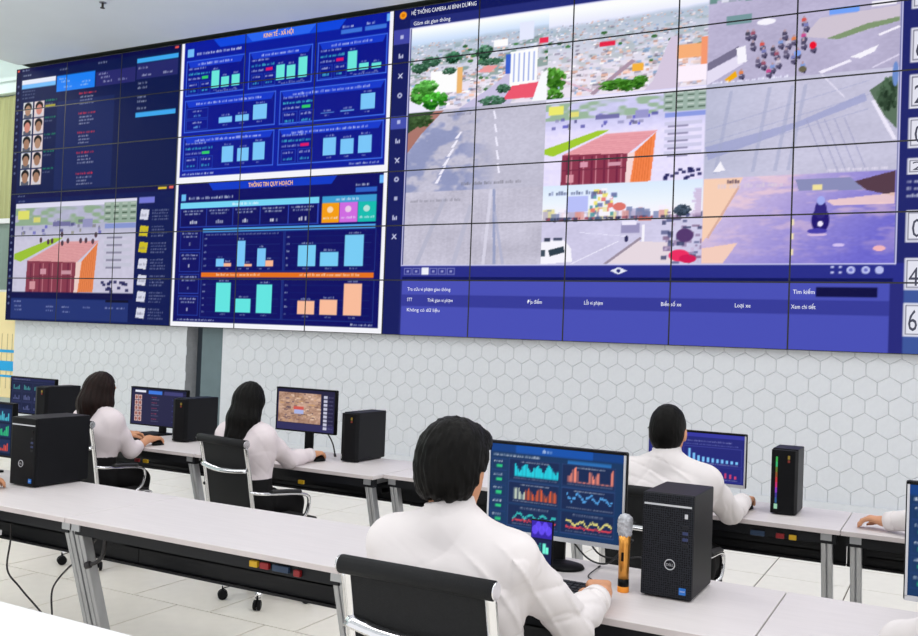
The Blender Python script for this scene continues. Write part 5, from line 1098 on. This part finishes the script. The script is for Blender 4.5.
# woman with long straight hair
person('woman in white blouse with long straight black hair reaching towards her mouse', (9.865, -5.49, 0.565), (9.86, -5.46, 0.955), (9.862, -5.43, 1.148), 0.27,
       (9.985, -5.20, 0.79), (9.975, -4.965, 0.80), (0.1, 1, -0.05), (9.58, -5.22, 0.80), (9.66, -5.0, 0.80), (0.4, 1, -0.05), face=0.12, tilt=0.12, sc=0.9, hair='long', shirt=M_SHIRTB, sleeve=0.93, wr_amp=0.0045, hair_seed=0.4)
# woman with brown hair
person('woman in pale blouse with dark brown shoulder-length hair at the monitor listing faces', (8.51, -5.47, 0.565), (8.535, -5.41, 0.945), (8.515, -5.37, 1.138), 0.27,
       (8.70, -5.27, 0.735), (8.69, -5.10, 0.80), (0.0, 1, -0.1), (8.24, -5.20, 0.78), (8.36, -5.0, 0.80), (0.4, 1, -0.05), face=0.0, tilt=0.15, sc=0.9, hair='bob', shirt=M_SHIRTB, hairmat=M_HAIRB, sleeve=0.40, wr_amp=0.0045, hair_seed=2.0)
# man at the violet charts
person('man in white shirt with neatly cropped black hair facing the violet bar charts', (12.41, -5.42, 0.57), (12.40, -5.43, 0.965), (12.388, -5.38, 1.172), 0.36,
       (12.645, -5.17, 0.79), (12.645, -4.86, 0.80), (0.05, 1, -0.05), (12.15, -5.15, 0.80), (12.25, -4.9, 0.80), (0.3, 1, -0.05), face=-0.02, tilt=0.05, sc=0.98, hair='short', sleeve=0.92, wr_amp=0.011, hair_seed=0.9)
# people of whom only an arm or a few fingers reach into view
person('person in white sleeve resting a bare hand on the rear desk beyond the rainbow tower', (13.78, -5.36, 0.57), (13.76, -5.34, 1.0), (13.78, -5.30, 1.21), 0.37,
       (14.0, -5.1, 0.80), (13.85, -4.88, 0.80), (-0.4, 1, -0.05), (13.545, -5.08, 0.86), (13.325, -4.955, 0.797), (-1, 0.12, -0.05), face=0.3, sc=0.98, res=0.009, sleeve=0.97)
person('person in white shirt whose fingertips rest on the front desk by the black tower', (8.98, -7.36, 0.57), (9.0, -7.36, 1.0), (9.0, -7.32, 1.21), 0.37,
       (9.30, -7.13, 0.80), (9.40, -6.865, 0.80), (0.25, 1, -0.05), (8.75, -7.1, 0.80), (8.85, -6.85, 0.80), (0.3, 1, -0.05), sc=0.98, res=0.009)
person('person in white shirt whose left sleeve touches the picture edge at the cut-off monitor', (13.86, -7.46, 0.57), (13.86, -7.46, 1.0), (13.88, -7.42, 1.21), 0.38,
       (14.12, -7.25, 0.80), (14.0, -6.95, 0.80), (-0.2, 1, -0.05), (13.485, -7.09, 0.84), (13.57, -6.85, 0.80), (0.2, 1, -0.05), sc=0.98, res=0.009)
for nm, x, y in (('mesh office chair under the person resting a bare hand on the rear desk', 13.78, -5.70), ('mesh office chair under the person with fingertips by the black tower', 8.98, -7.68), ('mesh office chair under the person at the cut-off monitor', 13.86, -7.78)): chair(nm, x, y, 0, 0.95)

# ================================================================== SMALL THINGS
def mouse(label, x, y, rz=0.0):
    t = thing('computer_mouse', label, 'mouse', (x, y, 0.75), rz)
    b = Blob(); b.ell((0, 0, 0.004), (0.030, 0.052, 0.030)); b.cut.append(lambda P: 0.001 - P[:, 2]); b.mesh('shell', 0.005, M_PLASTIC, t, (0, 0, 0))
    p = MB(); p.box(-0.003, 0.014, 0.026, 0.003, 0.036, 0.034, 0.002); p.build('scroll_wheel', M_SILVER, t); return t
mouse('black mouse under the hand of the man at the microphone desk', 12.575, -6.865, 0.3)
mouse('black mouse under the hand of the woman with long straight hair', 9.985, -4.885)
mouse('black mouse under the hand of the brown-haired woman', 8.69, -5.02)
mouse('black mouse under the hand of the cropped-haired man', 12.65, -4.78)
def keyboard(label, x, y, rz=0.0):
    t = thing('keyboard', label, 'keyboard', (x, y, 0.75), rz)
    p = MB(); p.prism([(-0.07, 0.0), (0.07, 0.0), (0.07, 0.022), (-0.07, 0.012)], 0, -0.215, 0.215, 0.003); p.build('base', M_PLASTIC, t)
    p = MB()
    for r in range(5):
        for c in range(18):
            xa = -0.207 + c * 0.023; ya = -0.062 + r * 0.025; zz_ = 0.012 + (ya + 0.07) / 0.14 * 0.010
            p.box(xa, ya, zz_ - 0.002, xa + 0.019, ya + 0.021, zz_ + 0.005)
    tag(p.build('keys', mat('key_plastic', (34, 35, 40), 0.5, noise=0.08), t), kind='stuff'); return t
keyboard('black keyboard beside the phone on the microphone desk', 12.36, -6.835, 0.0)
keyboard('black keyboard in front of the monitor listing faces', 8.20, -4.86, 0.0)
keyboard('black keyboard in front of the orange street picture', 9.62, -4.93, 0.0)
keyboard('black keyboard in front of the violet bar charts', 12.36, -4.93, 0.0)
# microphone
mc = thing('microphone', 'gold handheld microphone with plastic-wrapped head standing upright on the desk', 'microphone', (12.615, -6.715, 0.75))
M_GOLD = mat('gold_anodised', (226, 158, 74), 0.28, 0.75, noise=0.08, nscale=12)
M_WRAP = mat('crinkled_plastic_wrap', (176, 178, 184), 0.3, noise=0.3, nscale=60, bump=1.0, bscale=90, stretch=(1, 1, 1))
p = MB(); p.lathe([(0.019, 0.0), (0.0195, 0.003), (0.0195, 0.018), (0.018, 0.020)], seg=24); p.build('orange_ring', mat('orange_rubber', (244, 150, 40), 0.5, noise=0.05), mc)
p = MB(); p.lathe([(0.0185, 0.018), (0.0185, 0.044)], seg=24); p.build('black_band', M_PLASTIC, mc)
p = MB(); p.lathe([(0.018, 0.044), (0.018, 0.10), (0.019, 0.16), (0.0205, 0.190)], seg=24); hd = p.build('handle', M_GOLD, mc)
p = MB(); p.box(-0.0045, -0.0215, 0.105, 0.0045, -0.016, 0.135, 0.002); p.build('switch', M_PLASTIC, hd)
hb2 = Blob(); hb2.cap((0, 0, 0.200), (0, 0, 0.236), 0.024, 0.026); hb2.warp = lambda P: 0.0022 * np.sin(P @ A3(300, 210, 160)) * np.sin(P @ A3(-190, 260, 240)); hb2.mesh('wrapped_head', 0.003, M_WRAP, mc, (0, 0, 0))
# phone propped up in front of the monitor
ph = thing('phone', 'smartphone propped upright on a small stand before the six-chart monitor', 'phone', (12.308, -6.705, 0.75))
pc = Canvas(9, 18, (12, 12), (34, 40, 78)); pc.rect(0, 11.5, 9, 18, (60, 44, 170)); [pc.ell(1.5 + 1.5 * k, 14.5 + (k % 2) * 1.5, 1.3, 1.8, (110, 84, 255), 0.8) for k in range(5)]; pc.rect(0, 10.6, 9, 11.5, (30, 34, 70))
for k in range(4): pc.rect(1 + 0.9 * k, 6.5 + 0.8 * k, 4.5, 7.0 + 0.8 * k, (50, 170, 160), 0.8)
pc.rect(5.2, 5.6, 6.4, 9.4, (120, 250, 220)); pc.rect(6.6, 5.6, 7.8, 8.2, (120, 250, 220)); pc.rect(2, 1.2, 6, 3.4, (60, 200, 190))
p = MB(); p.box(-0.043, 0.0, 0.028, 0.043, 0.009, 0.200, 0.004, 3); p.build('phone_body', M_PLASTIC, ph)
scp = display('phone_screen', pc, 0, 0, 9, 18, 0.078, 0.162, 24, 48, ph, (0, -0.0008, 0.114))
p = MB(); p.prism([(-0.02, 0.0), (0.07, 0.0), (0.07, 0.006), (0.018, 0.012), (0.03, 0.11), (0.022, 0.112), (0.006, 0.03), (-0.02, 0.026)], 0, -0.03, 0.03, 0.002); p.build('phone_stand', M_PLASTIC, ph)
# cables
def cable(label, pts, r=0.0045, m=None): 
    t = thing('cable', label, 'cable', pts[0]); p = MB(); o = Vector(pts[0]); p.tube([Vector(q) - o for q in pts], r, 8, sub=6); p.build('cord', m or M_CABLE, t)
    q0, q1 = Vector(pts[-2]) - o, Vector(pts[-1]) - o; dv = (q1 - q0).normalized()
    p = MB(); p.tube([q1 - dv * 0.012, q1 + dv * 0.012], r * 1.7, 8); p.build('plug', m or M_CABLE, t)
cable('black cable hanging straight down below the desk with the black tower', [(9.44, -6.70, 0.598), (9.445, -6.70, 0.49), (9.43, -6.70, 0.34), (9.50, -6.68, 0.26), (9.58, -6.66, 0.19), (9.72, -6.60, 0.05), (9.85, -6.55, 0.012)])
cable('black cable curling around the slanted leg of the front desk', [(10.12, -6.75, 0.598), (10.0, -6.72, 0.50), (9.87, -6.70, 0.41), (9.79, -6.70, 0.33), (9.765, -6.70, 0.27), (9.775, -6.70, 0.17), (9.79, -6.70, 0.05), (9.90, -6.66, 0.012)])
cable('short black bracket arm hooked beside the slanted leg under the bare front desk', [(10.36, -6.92, 0.728), (10.365, -6.92, 0.66), (10.36, -6.925, 0.59), (10.335, -6.935, 0.555), (10.30, -6.95, 0.54)], 0.009)  # curved bracket arm at the desk leg, built like a cord
cable('thin black mouse cord across the microphone desk', [(12.555, -6.80, 0.757), (12.55, -6.72, 0.756), (12.48, -6.65, 0.756), (12.45, -6.60, 0.756), (12.44, -6.46, 0.756)], 0.0022)
cable('looped black cable behind the six-chart monitor', [(12.36, -6.455, 0.90), (12.42, -6.43, 0.80), (12.50, -6.42, 0.785), (12.58, -6.41, 0.80), (12.60, -6.40, 0.757)], 0.0035)
cable('second black cable sagging below the six-chart monitor', [(12.30, -6.44, 0.86), (12.38, -6.43, 0.775), (12.46, -6.43, 0.765), (12.52, -6.43, 0.83), (12.55, -6.44, 0.86)], 0.0035)
cable('black cable curving down behind the orange street picture monitor', [(9.80, -4.69, 0.93), (9.87, -4.67, 0.91), (9.92, -4.66, 0.84), (9.93, -4.64, 0.757)], 0.005)
